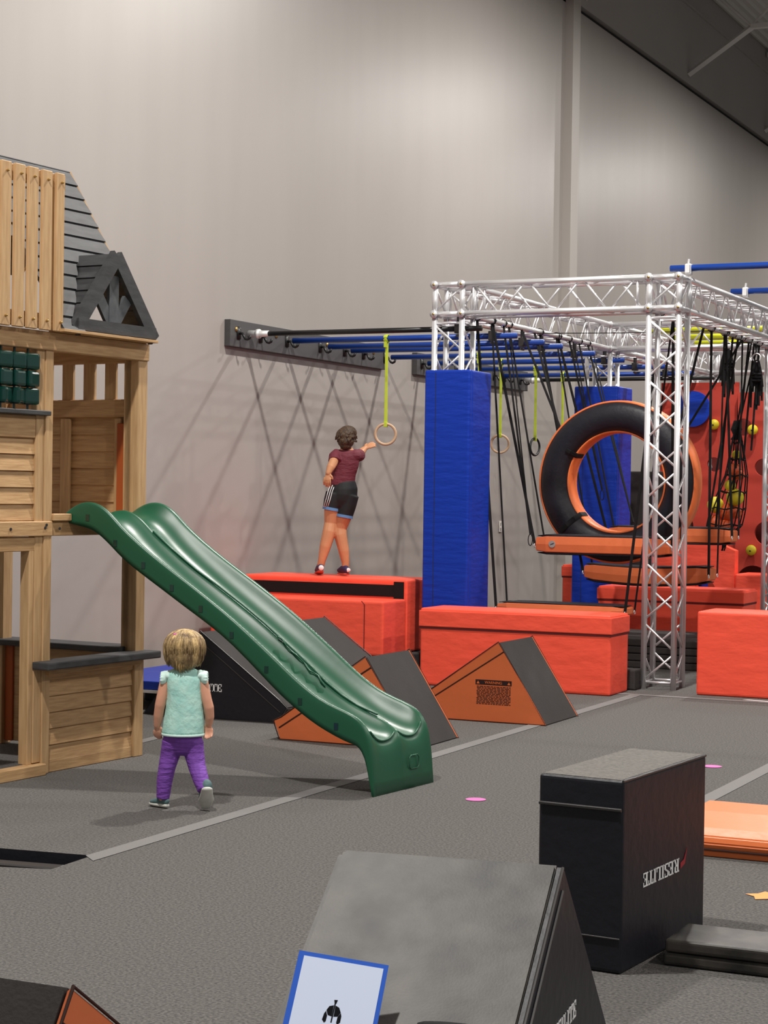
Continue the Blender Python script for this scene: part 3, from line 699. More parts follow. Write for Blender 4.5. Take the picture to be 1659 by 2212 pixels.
def plank(x0, x1, y0, y1, z0, z1, label, saggy=0., tops=(None, None), badge=False, spread=.13):
    t = thing('hanging_plank', label, 'swing', ((x0+x1)/2, (y0+y1)/2, z0), 'padded planks hanging from the truss')
    h = z1-z0
    def shaped(a, b, inset):
        bm = nb(); n = 12; rows = []
        for i in range(n+1):
            s = i/n; x = x0+(x1-x0)*s
            dz = -saggy*math.sin(PI*s)
            k = 1 if 0 < i < n else .86
            cy_ = (y0+y1)/2; hy = (y1-y0)/2*k-inset; za = z0+dz+h*a+(0 if k == 1 else .012); zb = z0+dz*.7+h*b-(0 if k == 1 else .012)
            xx = x+(.0 if 0 < i < n else (inset if i == 0 else -inset))
            rows.append([bm.verts.new(p) for p in ((xx, cy_-hy, za), (xx, cy_-hy-.008, (za+zb)/2), (xx, cy_-hy, zb), (xx, cy_+hy, zb), (xx, cy_+hy+.008, (za+zb)/2), (xx, cy_+hy, za))])
        for i in range(n):
            for j in range(6): bm.faces.new((rows[i][j], rows[i+1][j], rows[i+1][(j+1) % 6], rows[i][(j+1) % 6]))
        bm.faces.new(rows[0]); bm.faces.new(rows[-1][::-1]); bmesh.ops.recalc_face_normals(bm, faces=bm.faces); bevel_all(bm, .006, 2)
        return bm
    mk('orange_side', shaped(.12, .9, .0), M['orange'], t); mk('black_top', shaped(.84, 1.0, .012), M['black'], t); mk('black_base', shaped(0, .16, .012), M['black'], t)
    for side, xe, xb in ((0, x0, 2.19), (1, x1, 3.812)):
        for q, yy in ((-1, y0+.03), (1, y1-.03)):
            ty_ = (y0+y1)/2+q*spread
            bm = nb(); bx = xe+(-.012 if side == 0 else .012)
            strap(bm, (bx, yy, z0+h*.5), (xb+(0.0), ty_, 3.03), .008 if q == 1 else .012); loop_over(bm, xb, ty_); mk('hanging_strap', bm, M['blackstrap'], t)
            bm = nb(); tube(bm, [(bx, yy+.016*math.cos(a_), z0+h*.5-.012+.016*math.sin(a_)) for a_ in [2*PI*k/10 for k in range(10)]], .004, 6, closed=True); mk('metal_ring', bm, M['alu2'], t, True)
    if badge:
        bm = nb(); tube(bm, [(x0+.16, y0-.006, z0+h*.52), (x0+.16, y0-.011, z0+h*.52)], .030, 20); bd = mk('round_badge', bm, M['silver'], t, False)
        bm = nb(); slab(bm, (x0+.16, y0-.0115, z0+h*.52), (1, 0, 0), (0, 0, 1), [(-.018, -.008), (.014, .002), (.020, .012), (-.008, .003)], .001); mk('badge_mark', bm, M['bseam'], bd)
plank(2.40, 3.52, 15.02, 15.34, .53, .635, 'lowest hanging plank, resting just above the long red block', spread=.17)
plank(2.60, 3.80, 15.40, 15.72, 1.03, 1.205, 'hanging plank with a round grey badge in front of the hoop', badge=True, spread=.20)
plank(2.63, 3.79, 16.60, 16.95, .76, .93, 'sagging hanging plank under the bottom of the round hoop', saggy=.035, spread=.22)
plank(2.66, 3.84, 17.20, 17.5, 1.10, 1.265, 'hanging plank seen through and behind the round hoop', spread=.3)
# loose straps that hang from the beams
k = 0
for (a, b, lab) in (((2.19, 15.62, 3.05), (2.52, 15.50, 1.20), 'long black strap loop hanging left of the plank with the badge'),
                    ((2.19, 17.35, 3.05), (2.50, 17.5, 1.6), 'black strap hanging before the far blue pad'),
                    ((2.19, 17.9, 3.05), (2.85, 17.4, 1.3), 'black strap seen inside the hoop on the left')):
    bm = nb(); strap(bm, a, b, .009); strap(bm, (a[0], a[1]+.12, a[2]), b, .006); loop_over(bm, a[0], a[1])
    tube(bm, [(b[0]+.02*math.sin(q), b[1], b[2]-.05+.05*math.cos(q)) for q in [2*PI*j/12 for j in range(12)]], .004, 6, closed=True)
    tag(mk('loose_strap', bm, M['blackstrap']), lab, 'strap')
# bundled straps on the right
def bundle(x, y, z, label, ringz=True):
    t = thing('strap_bundle', label, 'straps', (x, y, z-.45), 'bundled black straps')
    bm = nb()
    for i in range(16):
        dx, dy = random.uniform(-.06, .06), random.uniform(-.06, .06); l = random.uniform(.22, .48)
        tube(bm, [(x+dx*.3, y+dy*.3, z), (x+dx*.8, y+dy*.8, z-.12), (x+dx, y+dy, z-.22), (x+dx*1.1, y+dy, z-l)], [(.011, .004)]*4, 6)
    for j in range(3): tube(bm, [(x+.05*math.cos(q), y+.05*math.sin(q), z-.14-.03*j) for q in [2*PI*m_/12 for m_ in range(12)]], .012, 6, closed=True)
    mk('webbing', bm, M['blackstrap'], t)
    bm = nb(); tube(bm, [(x+.04*math.cos(q), y, z+.02+.04*math.sin(q)) for q in [2*PI*m_/14 for m_ in range(14)]], .006, 6, closed=True); mk('metal_ring', bm, M['alu2'], t, True)
    bm = nb(); strap(bm, (x, y, z+.05), (3.812, y+.1, 3.05), .01); mk('hanging_strap', bm, M['blackstrap'], t)
bundle(3.58, 18.0, 2.98, 'bundle of black straps hanging nearest the truss tower')
bundle(3.85, 18.05, 2.87, 'bundle of black straps with steel ring at right photo edge')
for i, (ty_, bx, by, bz) in enumerate(((17.3, 3.62, 17.5, 1.2), (17.9, 3.66, 17.9, 1.35), (18.1, 3.75, 18.0, 1.9), (17.5, 3.50, 17.6, 1.15), (18.3, 3.80, 18.1, 2.0))):
    bm = nb(); strap(bm, (3.812, ty_, 3.05), (bx, by, bz), .010); loop_over(bm, 3.812, ty_)
    tag(mk('loose_strap', bm, M['blackstrap']), ['black strap from the right beam ending low, nearest the truss tower', 'black strap from the right beam ending beside the net bag', 'short black strap from the right beam ending near the net knot', 'lowest reaching black strap from the right beam, left of the net', 'short black strap from the right beam at the far right of the net'][i], 'strap', 'straps on the right truss beam')
bm = nb(); tube(bm, [(2.19, 16.45, 3.03), (3.0, 16.5, 3.02), (3.81, 16.6, 3.03)], .004, 6)
tag(mk('cross_rope', bm, M['blackstrap']), 'thin black rope stretched across between the truss side beams', 'rope')

# ================================================================ CARGO NET WITH BALLS
NB = Vector((3.66, 17.95, 0))
balls = [(3.690, 1.955, .045, 'yellow', 'small yellow ball near the net top below the knot'), (3.675, 1.80, .075, 'ballorange', 'orange ball high in the net under the small yellow one'),
         (3.73, 1.76, .05, 'ballorange', 'small orange ball at the right side of the net'),
         (3.640, 1.66, .055, 'yellow', 'yellow ball half hidden in the net middle left'), (3.690, 1.545, .085, 'yellow', 'large yellow ball bulging in the middle of the net'),
         (3.50, 1.47, .08, 'yellow', 'yellow ball at the lower left of the net'), (3.62, 1.40, .085, 'ballorange', 'dark orange ball in the centre of the net bag'),
         (3.70, 1.40, .06, 'ballorange', 'orange ball at the lower right of the net bag'), (3.50, 1.30, .075, 'ballorange', 'orange ball at the bottom left of the net bag'), (3.60, 1.27, .065, 'ballorange', 'lowest orange ball at the bottom of the net bag')]
for (x, z, r, c, lab) in balls:
    bm = nb(); sphere(bm, (x, 17.95+random.uniform(-.02, .02), z), r, 18, 12)
    tag(mk('play_ball', bm, M[c], None, True), lab, 'ball', 'balls held in the cargo net')
bm = nb()
def netpt(s, a):   # s 0 top ..1 bottom
    z = 2.15-s*.95; cx = 3.70-.13*max(0, s-.4)/.6; r = .035+.13*min(1, s*1.3)*(1 if s < .93 else .6)
    return Vector((cx+r*1.05*math.cos(a), 17.95+r*.8*math.sin(a), z+.01*math.sin(5*a)))
for j in range(8): tube(bm, [netpt(i/12, 2*PI*j/8) for i in range(13)], .0065, 6)
for i in range(1, 13, 2): tube(bm, [netpt(i/12, 2*PI*j/20) for j in range(20)], .0065, 6, closed=True)
for j in range(10): tube(bm, [(3.70+random.uniform(-.04, .04), 17.95, 2.28), (3.70+random.uniform(-.05, .05), 17.93, 2.2), (3.70+random.uniform(-.07, .07), 17.95, 2.1)], .012, 6)
for j in range(4): tube(bm, [(3.57+random.uniform(-.02, .02), 17.95, 1.22), (3.58+random.uniform(-.04, .04), 17.95, 1.12), (3.57+random.uniform(-.05, .05), 17.95, 1.03)], .008, 6)
strap(bm, (3.70, 17.95, 2.26), (3.812, 18.0, 3.05), .008); strap(bm, (3.72, 17.95, 2.26), (3.812, 18.25, 3.05), .008)
tag(mk('cargo_net', bm, M['blackstrap']), 'black rope net bag of balls hanging before the red climbing wall', 'net')

# ================================================================ CLIMBING WALL
YC = 22.0
CW = thing('climbing_wall', 'red climbing wall of two panels with round holes at the right background', 'climbing wall', (2.7, YC, 0))
def climb(x0, x1, z1, holes, y):
    bm = nb(); holed_panel(bm, [(x0, 0), (x1, 0), (x1, z1), (x0, z1)], holes, (0, y, 0), (1, 0, 0), (0, 0, 1), -.05)
    return mk('climbing_panel', bm, M['climb'], CW)
climb(1.72, 2.66, 2.90, [(2.38, 1.93, .085), (2.02, 1.2, .12)], YC)
climb(2.665, 3.7, 2.775, [(2.60+.14, 2.37, .10), (2.98, 1.90, .10), (3.03, 1.13, .14), (2.88, .55, .2)], YC-.06)
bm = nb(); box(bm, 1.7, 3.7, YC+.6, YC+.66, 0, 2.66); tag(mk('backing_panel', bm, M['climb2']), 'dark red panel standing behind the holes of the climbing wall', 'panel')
bm = nb(); tube(bm, [(2.13, YC-.03, 2.585), (2.13, YC-.075, 2.585)], .212, 36)
tag(mk('blue_disc', bm, M['blue']), 'round blue pad on the upper left of the climbing wall', 'pad')
for (x, z, yy, lab) in ((2.385, 2.40, YC-.05, 'yellow round grip near the top of the left climbing panel'), (2.865, 2.335, YC-.12, 'yellow round grip high on the right climbing panel'),
                   (2.87, .93, YC-.12, 'yellow round grip low on the right climbing panel'), (2.335, .88, YC-.05, 'yellow round grip low on the left climbing panel')):
    t = thing('climbing_grip', lab, 'grip', (x, yy, z-.06), 'yellow grips on the climbing wall')
    bm = nb(); sphere(bm, (x, yy, z), .062, 18, 12, (1, .8, 1)); mk('knob', bm, M['yellow'], t, True)
    bm = nb(); tube(bm, [(x, yy-.046, z-.008), (x, yy-.056, z-.008)], .010, 8); mk('bolt', bm, M['dark'], t)
# red arch and slanted block behind the long block
bm = nb()
arch = [(2.35, .4), (2.66+.0, .4)]+[(2.66+.22*math.cos(a_)+.02, .4+.33*math.sin(a_)) for a_ in [PI-PI*0.5-k*(PI/2)/8 for k in range(0, 9)]]
arch = [(2.2, .4), (2.66, .4), (2.66, .73)]+[(2.66+.26*math.sin(a_), .4+.33*math.cos(a_)) for a_ in [R(10*k) for k in range(1, 10)]]+[(3.10, .4), (3.10, .965), (2.97, 1.02), (2.9, 1.06), (2.2, 1.06)]
vs = [bm.verts.new((p[0], 20.25, p[1])) for p in arch]; vb = [bm.verts.new((p[0], 20.40, p[1])) for p in arch]
n = len(arch); bm.faces.new(vs); bm.faces.new(vb[::-1])
for i in range(n): bm.faces.new((vs[i], vb[i], vb[(i+1) % n], vs[(i+1) % n]))
bmesh.ops.recalc_face_normals(bm, faces=bm.faces)
box(bm, 2.2, 3.1, 20.25, 20.5, 0, .4)
tag(mk('arch_block', bm, M['red']), 'red foam block with quarter round cutout behind the far red block', 'block')
bm = nb(); box(bm, 2.50, 2.66, 20.55, 20.8, 0, .85, .01); tag(mk('blue_block', bm, M['blue']), 'small blue foam block behind the red arch cutout', 'block')
bm = nb(); box(bm, 3.12, 3.9, 20.2, 20.7, 0, .72, .02); tag(mk('low_red_block', bm, M['red']), 'wrinkled red block in front of the dark hole at right', 'block')

# ================================================================ WOODEN PLAYHOUSE
ang = -R(4.5)
PH = thing('wooden_playhouse', 'cedar wooden playhouse tower with charcoal roof at the left edge', 'playhouse', (2.372, 8.5, 0), rot=ang)
# local frame: x = outward (u), y = along the long face (v)
def ph(name, bm, m, parent=None): return mk(name, bm, m, parent or PH, local=True)
def hbox(name, x0, x1, y0, y1, z0, z1, m, parent=None, bev=.004):
    bm = nb(); box(bm, x0, x1, y0, y1, z0, z1, bev, 1); return ph(name, bm, M[m], parent)
WD = -1.06
for (a, b, c, d, z1) in ((-.07, 0, -.02, .045, 2.34), (-.095, 0, .80, .888, 2.34), (WD, WD+.07, .80, .888, 2.34), (WD, WD+.07, -.02, .045, 2.34), (-.07, 0, -1.5, -1.43, 2.34), (WD, WD+.07, -1.5, -1.43, 2.34)):
    hbox('corner_post', a, b, c, d, 0, z1, 'woodv')
hbox('batten', -.055, -.008, -.085, -.02, .066, 2.30, 'woodv')
hbox('batten', -.075, -.012, -.125, -.085, .06, 1.21, 'woodv')
hbox('batten', -.10, -.05, .80, .80+.002, .6, 2.3, 'woodv')
# face beams
hbox('top_beam', -.045, .012, -1.5, .888, 2.285, 2.385, 'woodh')
hbox('deck_beam', -.045, .006, -1.5, .045, 1.285, 1.365, 'woodh')
hbox('deck_beam', -.06, -.01, .045, .80, 1.285, 1.365, 'woodh')
hbox('deck_beam', -.05, -.012, -1.5, -.02, 1.205, 1.282, 'woodh')
hbox('sill_board', -.04, .035, -1.5, -.02, 0, .062, 'woodh')
hbox('deck_floor', WD, -.02, -1.5, .86, 1.345, 1.37, 'woodh')
# lap siding helper
def siding(name, axis, c0, a0, a1, z0, z1, n, th, m, out=1, mult=1.):
    """n lapped boards; axis 'v': boards run along y on plane x=c0; axis 'u': boards run along x on plane y=c0"""
    bm = nb(); h = (z1-z0)/n
    for i in range(n):
        za, zb = z0+i*h, z0+(i+1)*h+.004
        if axis == 'v':
            pts = [(c0, za), (c0+th*out, za), (c0+th*out*.25, zb), (c0, zb)]
            f = [bm.verts.new((p[0], a0, p[1])) for p in pts]; b = [bm.verts.new((p[0], a1, p[1])) for p in pts]
        else:
            pts = [(c0, za), (c0+th*out, za), (c0+th*out*.25, zb), (c0, zb)]
            f = [bm.verts.new((a0, p[0], p[1])) for p in pts]; b = [bm.verts.new((a1, p[0], p[1])) for p in pts]
        fs = [bm.faces.new(f), bm.faces.new(b[::-1])]+[bm.faces.new((f[k], b[k], b[(k+1) % 4], f[(k+1) % 4])) for k in range(4)]
        bmesh.ops.recalc_face_normals(bm, faces=fs)
    return ph(name, bm, M[m])
siding('siding', 'v', -.03, .045, .80, .062, .505, 5, .017, 'woodh')
hbox('skirting_board', -.035, -.012, .045, .80, 0, .064, 'woodh')
hbox('header_board', -.03, -.010, .045, .80, .503, .556, 'woodh')          # under the counter
siding('siding', 'v', -.035, -1.43, -.085, 1.37, 1.812, 5, .018, 'woodh')     # left upper wall
hbox('header_board', -.03, -.012, -1.43, -.085, 1.81, 1.93, 'woodh')
hbox('shade_board', WD+.02, -.05, -1.45, .83, 2.362, 2.38, 'woodh')  # board added under the roof to keep light out of the interior
hbox('ledge', -.05, .03, -1.43, -.005, 1.932, 1.958, 'stain')
hbox('trim_board', -.03, .03, .005, .82, .535, .568, 'woodh')
bm = nb(); box(bm, -.06, .10, -.09, .92, .570, .612, .008, 2); ph('counter', bm, M['stain'])
# the far end wall
siding('siding', 'u', .88, -1.0, -.09, 1.37, 1.96, 6, -.014, 'woodh')
for (a, b) in ((-.60, -.53), (-.20, -.155), (-.97, -.9)): hbox('batten', a, b, .838, .86, 1.37, 1.955, 'woodv')
hbox('rail', WD+.05, -.095, .835, .88, 1.962, 2.065, 'woodh')
hbox('rail', WD+.05, -.095, .835, .88, 2.275, 2.36, 'woodh')
for (a, b) in ((-.596, -.515), (-.438, -.356), (-.280, -.20), (-.135, -.095), (-.755, -.675), (-.91, -.83)): hbox('slat', a, b, .845, .87, 2.06, 2.28, 'woodv')
hbox('rust_strip', -.172, -.118, .826, .834, 1.37, 1.925, 'rust')
# lower far wall: panel with dark counter
hbox('lower_panel', WD+.05, -.09, .84, .87, .02, .60, 'woodh'); hbox('batten', -.99, -.93, .826, .842, .02, .6, 'rust'); hbox('batten', -.86, -.80, .826, .842, .02, .6, 'woodv')
hbox('counter', WD, -.07, .74, .95, .60, .635, 'stain')
hbox('deck_beam', WD+.05, -.09, .80, .86, 1.285, 1.365, 'woodh')
hbox('deck_beam', WD, WD+.04, -1.5, .86, 1.285, 1.365, 'woodh'); hbox('top_beam', WD, WD+.045, -1.5, .888, 2.285, 2.385, 'woodh'); hbox('top_beam', WD+.05, -.04, .82, .888, 2.345, 2.385, 'woodh')
hbox('deck_step', -.05, .012, .045, .20, 1.366, 1.405, 'woodh')
# screws
bm = nb()
for (y, z) in ((-.30, 1.325), (-.02, 1.33), (-.01, 1.345), (.10, 1.325)): tube(bm, [(.006, y, z), (.011, y, z)], .008, 8)
ph('bolt', bm, M['dark'])
# balcony slats in front of the roof
for i, y in enumerate((-.905, -.785, -.665, -.545, -.425, -.345+.03, -.20, -.09, .02)): pass
ys = [-.83, -.71, -.59, -.465, -.352, -.236, -.122]
for i, yc in enumerate((-.861, -.751, -.641, -.531, -.421, -.312, -.205, -.093)):
    s = hbox('balcony_slat', .035, .058, yc-.04, yc+.04, 2.385-.0, 3.235, 'woodv')
    bm = nb()
    for z in (2.435, 3.185): tube(bm, [(.058, yc, z), (.066, yc, z)], .007, 8); sphere(bm, (.068, yc, z), .006, 8, 6)
    ph('screw', bm, M['screw'], s)
s = hbox('balcony_slat', .035, .058, -.017, .049, 2.385, 3.235, 'woodv')
bm = nb()
for z in (2.435, 3.185): tube(bm, [(.058, .02, z), (.066, .02, z)], .007, 8); sphere(bm, (.068, .02, z), .006, 8, 6)
ph('screw', bm, M['screw'], s)
hbox('balcony_post', .0, .034, -.03, .05, 2.39, 3.20, 'woodv')
hbox('balcony_rail', .008, .035, -.9, .05, 2.395, 2.475, 'woodh'); hbox('balcony_rail', .008, .035, -.9, .082, 3.15, 3.232, 'woodh')
# main roof, charcoal boards
def roof_slope(name, p0, p1, y0, y1, n, m='stain', parent=None, cut=None):
    """boards lapped from eave p0 to ridge p1 (x,z)"""
    bm = nb(); P0 = Vector((p0[0], 0, p0[1])); P1 = Vector((p1[0], 0, p1[1])); d = (P1-P0)/n
    nrm = Vector((d.z, 0, -d.x)).normalized()
    if nrm.z < 0: nrm = -nrm
    for i in range(n):
        a = P0+d*i; b = P0+d*(i+1)+d*.12
        q = [a, a+nrm*.020, b+nrm*.008, b-nrm*.004]
        if cut and a.z < cut[1]: y1_ = min(y1, cut[0]+max(0, (b.z-2.405)/.455)*.37)
        else: y1_ = y1
        f = [bm.verts.new((v.x, y0, v.z)) for v in q]; g = [bm.verts.new((v.x, y1_, v.z)) for v in q]
        fs = [bm.faces.new(f), bm.faces.new(g[::-1])]+[bm.faces.new((f[k], g[k], g[(k+1) % 4], f[(k+1) % 4])) for k in range(4)]
        bmesh.ops.recalc_face_normals(bm, faces=fs)
    return ph(name, bm, M[m])
roof_slope('roof_slope', (.07, 2.385), (-.56, 3.40), .03, .84, 12, cut=(.15, 2.80))
roof_slope('roof_slope', (-.25, 2.90), (-.56, 3.40), -.35, .03, 6)
roof_slope('roof_slope', (-.92, 2.81), (-.56, 3.40), -.35, .84, 7)
bm = nb(); tube(bm, [(-.22, .846, 2.86), (-.56, .846, 3.41)], .010, 4); tube(bm, [(-.92, .846, 2.81), (-.56, .846, 3.41)], .010, 4); ph('roof_edge', bm, M['woodv'])
bm = nb(); box(bm, -.02, .09, .02, .865, 2.386, 2.402, .002); ph('eave_board', bm, M['woodh'])
# dormer gable
yc, zt, zb, hw = .512, 2.858, 2.405, .372
def dslope(sgn):
    bm = nb(); n = 6
    for i in range(n):
        ya, yb = yc+sgn*hw*(1-i/n), yc+sgn*hw*(1-(i+1.12)/n); za, zb_ = zb+(zt-zb)*i/n, zb+(zt-zb)*(i+1.12)/n
        nx = Vector((0, sgn*(zt-zb), hw)).normalized()
        xa = .0-(za-2.385)/1.61*1.0-.03; xb = .0-(zb_-2.385)/1.61-.03
        A_ = Vector((0, ya, za)); B_ = Vector((0, min(yb, yc) if sgn < 0 else max(yb, yc), min(zb_, zt)))
        q = [(.03, A_), (.03, A_+nx*.018), (.03, B_+nx*.007), (.03, B_-nx*.004)]
        f = [bm.verts.new((.035, v.y, v.z)) for _, v in q]; g = [bm.verts.new((xa-.03 if k < 2 else xb-.03, v.y, v.z)) for k, (_, v) in enumerate(q)]
        fs = [bm.faces.new(f), bm.faces.new(g[::-1])]+[bm.faces.new((f[k], g[k], g[(k+1) % 4], f[(k+1) % 4])) for k in range(4)]
        bmesh.ops.recalc_face_normals(bm, faces=fs)
    return ph('dormer_slope', bm, M['stain'])
dslope(-1); dslope(1)
def bar2(p, q, wd, x0, x1, name, m):
    p = Vector((0, p[0], p[1])); q = Vector((0, q[0], q[1])); d = (q-p).normalized(); s = Vector((0, -d.z, d.y))*wd/2
    bm = nb(); c = [p-s, p+s, q+s, q-s]
    f = [bm.verts.new((x0, v.y, v.z)) for v in c]; g = [bm.verts.new((x1, v.y, v.z)) for v in c]
    fs = [bm.faces.new(f), bm.faces.new(g[::-1])]+[bm.faces.new((f[k], g[k], g[(k+1) % 4], f[(k+1) % 4])) for k in range(4)]
    bmesh.ops.recalc_face_normals(bm, faces=fs); return ph(name, bm, M[m])
bar2((yc-hw+.01, zb+.0), (yc, zt-.01), .085, .035, .065, 'gable_rafter', 'stain'); bar2((yc+hw-.01, zb), (yc, zt-.01), .085, .035, .064, 'gable_rafter', 'stain')
bar2((yc-hw+.02, zb+.035), (yc+hw-.02, zb+.035), .065, .04, .075, 'gable_tie', 'stain')
bar2((yc, zb+.05), (yc, zt-.12), .085, .02, .04, 'gable_strut', 'stainl'); bar2((yc, zb+.04), (yc-.13, zb+.21), .07, .018, .038, 'gable_strut', 'stainl'); bar2((yc, zb+.04), (yc+.13, zb+.21), .07, .018, .038, 'gable_strut', 'stainl')
# spinner blocks
for c_ in range(4):
    yy = -.148-.108*c_
    bm = nb(); tube(bm, [(-.02, yy, 1.958), (-.02, yy, 2.29)], .007, 8); ph('spinner_rod', bm, M['dgreen'])
    for r2 in range(3):
        bm = nb(); z = 1.985+r2*.093
        box(bm, -.05, .05, -.050, .050, 0, .088, .018, 3, Matrix.Translation((-.02, yy, z)) @ Matrix.Rotation(R((c_*37+r2*23) % 40-15), 4, 'Z'))
        ph('spinner_block', bm, M['dgreen'])

# ================================================================ SLIDE
SL = thing('green_slide', 'double green plastic slide running down from the wooden playhouse', 'slide', (2.372, 8.5, 0))
SX = [2.335, 2.37, 2.411, 2.45, 2.50, 2.55, 2.60, 2.65, 2.70, 2.81, 2.98, 3.12, 3.27, 3.41, 3.60, 3.70, 3.786, 3.88, 3.97, 4.084, 4.148, 4.19, 4.222, 4.240, 4.25]
rim = list(zip(SX, [1.398, 1.43, 1.452, 1.468, 1.475, 1.465, 1.441, 1.402, 1.350, 1.262, 1.147, 1.062, .965, .872, .725, .645, .575, .51, .462, .425, .396, .352, .29, .15, .0]))
bed = list(zip(SX[:22]+[4.216, 4.237, 4.25], [1.388, 1.388, 1.386, 1.383, 1.375, 1.36, 1.325, 1.28, 1.228, 1.138, 1.018, .925, .822, .725, .585, .51, .45, .39, .34, .295, .275, .268, .256, .14, .0]))
skt = [(2.34, 1.365), (2.37, 1.355), (2.42, 1.345), (2.46, 1.338), (2.52, 1.326), (2.57, 1.300), (2.62, 1.262), (2.67, 1.22), (2.72, 1.175), (2.81, 1.112), (2.98, 1.01), (3.12, .923), (3.27, .835), (3.41, .742), (3.60, .577), (3.70, .49), (3.79, .425), (3.88, .365), (3.97, .318), (4.08, .272), (4.13, .26), (4.16, .25), (4.195, .2), (4.218, .1), (4.236, 0)]
YB = 8.50
WS = .61
lat = [(0, 'k'), (0, 'k9'), (0.0, -.03), (.004, -.010), (.012, -.001), (.022, 0), (.034, -.004)]
def latpt(y):  # bowl weight 0 rim .. 1 bed
    w = WS-2*.034; t_ = (y-.034)/w
    q = (t_*2) % 1.0
    if t_ <= 0 or t_ >= 1: return 0
    v = 1-abs(2*q-1)**2.6
    return v
bm = nb(); rows = []
for i in range(len(rim)):
    row = []
    rx, rz = rim[i]; bx, bz = bed[i]; kx, kz = skt[i]
    side = [(0.0, kx, kz), (0.0, kx*.5+rx*.5, (kz+rz-.02)/2), (0.0, rx-.002, rz-.022), (.005, rx, rz-.006), (.014, rx, rz), (.026, rx, rz-.003)]
    for (yy, xx, zz) in side: row.append((xx, yy, zz))
    nlat = 33
    for j in range(nlat):
        t_ = j/(nlat-1); q = (t_*2) % 1.0 if t_ < 1 else 1.0
        wgt = 1-abs(2*q-1)**2.4
        fl = .9 if (.47 < t_ < .53) else 1
        if t_ in (0., 1.): wgt = 0
        yy = .034+(WS-.068)*t_
        row.append((rx*(1-wgt)+bx*wgt, yy, rz*(1-wgt)+bz*wgt-.006*(1-wgt)-(.035*(1-wgt) if .3 < t_ < .7 and i not in () and rz > .33 else 0)))
    for (yy, xx, zz) in side[::-1]: row.append((xx, WS-yy, zz))
    rows.append([bm.verts.new((x-2.372+.11*y, y+.20, z)) for (x, y, z) in row])
for i in range(len(rows)-1):
    for j in range(len(rows[0])-1): bm.faces.new((rows[i][j], rows[i+1][j], rows[i+1][j+1], rows[i][j+1]))
bmesh.ops.recalc_face_normals(bm, faces=bm.faces)
o = mk('slide_body', bm, M['green'], SL, True, local=True)
sm = o.modifiers.new('s', 'SUBSURF'); sm.levels = 1; sm.render_levels = 1
sd = o.modifiers.new('t', 'SOLIDIFY'); sd.thickness = .008; sd.offset = -1
for c0 in (0, 1):
    pts = []
    for j in range(17):
        q_ = j/16; w_ = 1-abs(2*q_-1)**2.4; t_ = (c0+.07+.86*q_)/2; yy = .034+(WS-.068)*t_
        w_ = 1-abs(2*(t_*2-c0)-1)**2.4
        i_ = 21; rx, rz = rim[i_]; bx, bz = bed[i_]
        pts.append((rx*(1-w_)+bx*w_-2.372+.11*yy+.012*w_, yy+.20, rz*(1-w_)+bz*w_-.006*(1-w_)-(.035*(1-w_) if .3 < t_ < .7 else 0)-.001))
    bm = nb(); tube(bm, pts, .0065, 8, round_end=True); mk('channel_lip', bm, M['green'], SL, True, local=True)
# raised ragged ridge of the middle divider, emblem outline on the foot
bm = nb(); tube(bm, [(p[0]-2.372+.034, .20+WS/2+.004*math.sin(i*2.1), p[1]-.041) for i, p in enumerate(rim[8:20])], [.007]*12, 8, round_end=True)
tube(bm, [(3.50-2.372+.034+.022*k_, .20+WS/2-.022+.007*math.sin(k_*1.9), .80-.0185*k_-.035+.008*math.sin(k_*1.3)) for k_ in range(14)], [.0045+.002*math.sin(k_*1.7) for k_ in range(14)], 6, round_end=True)
mk('middle_divider', bm, M['green'], SL, True, local=True)
bm = nb()
def emb(y, z): return (4.2395-2.372+.11*y+(.13-z)*.03+.006, .20+y, z)
tube(bm, [emb(.36, .13), emb(.36, .16), emb(.375, .17), emb(.44, .17), emb(.455, .155), emb(.455, .11), emb(.44, .10), emb(.375, .10), emb(.36, .11)], .0035, 6, closed=True)
mk('moulded_emblem', bm, M['green'], SL, True, local=True)
for i in range(9, 22, 2):
    pass
for (x, z) in ((2.50, 1.385), (2.68, 1.25), (2.86, 1.135), (3.04, 1.02), (3.22, .915), (3.41, .785), (3.62, .615), (3.82, .46), (4.03, .345)):
    bm = nb(); box(bm, x-2.372-.012, x-2.372+.012, .1975, .2005, z-.018, z+.018, .001)
    mk('side_slot', bm, M['dgreen'], SL, False, local=True)

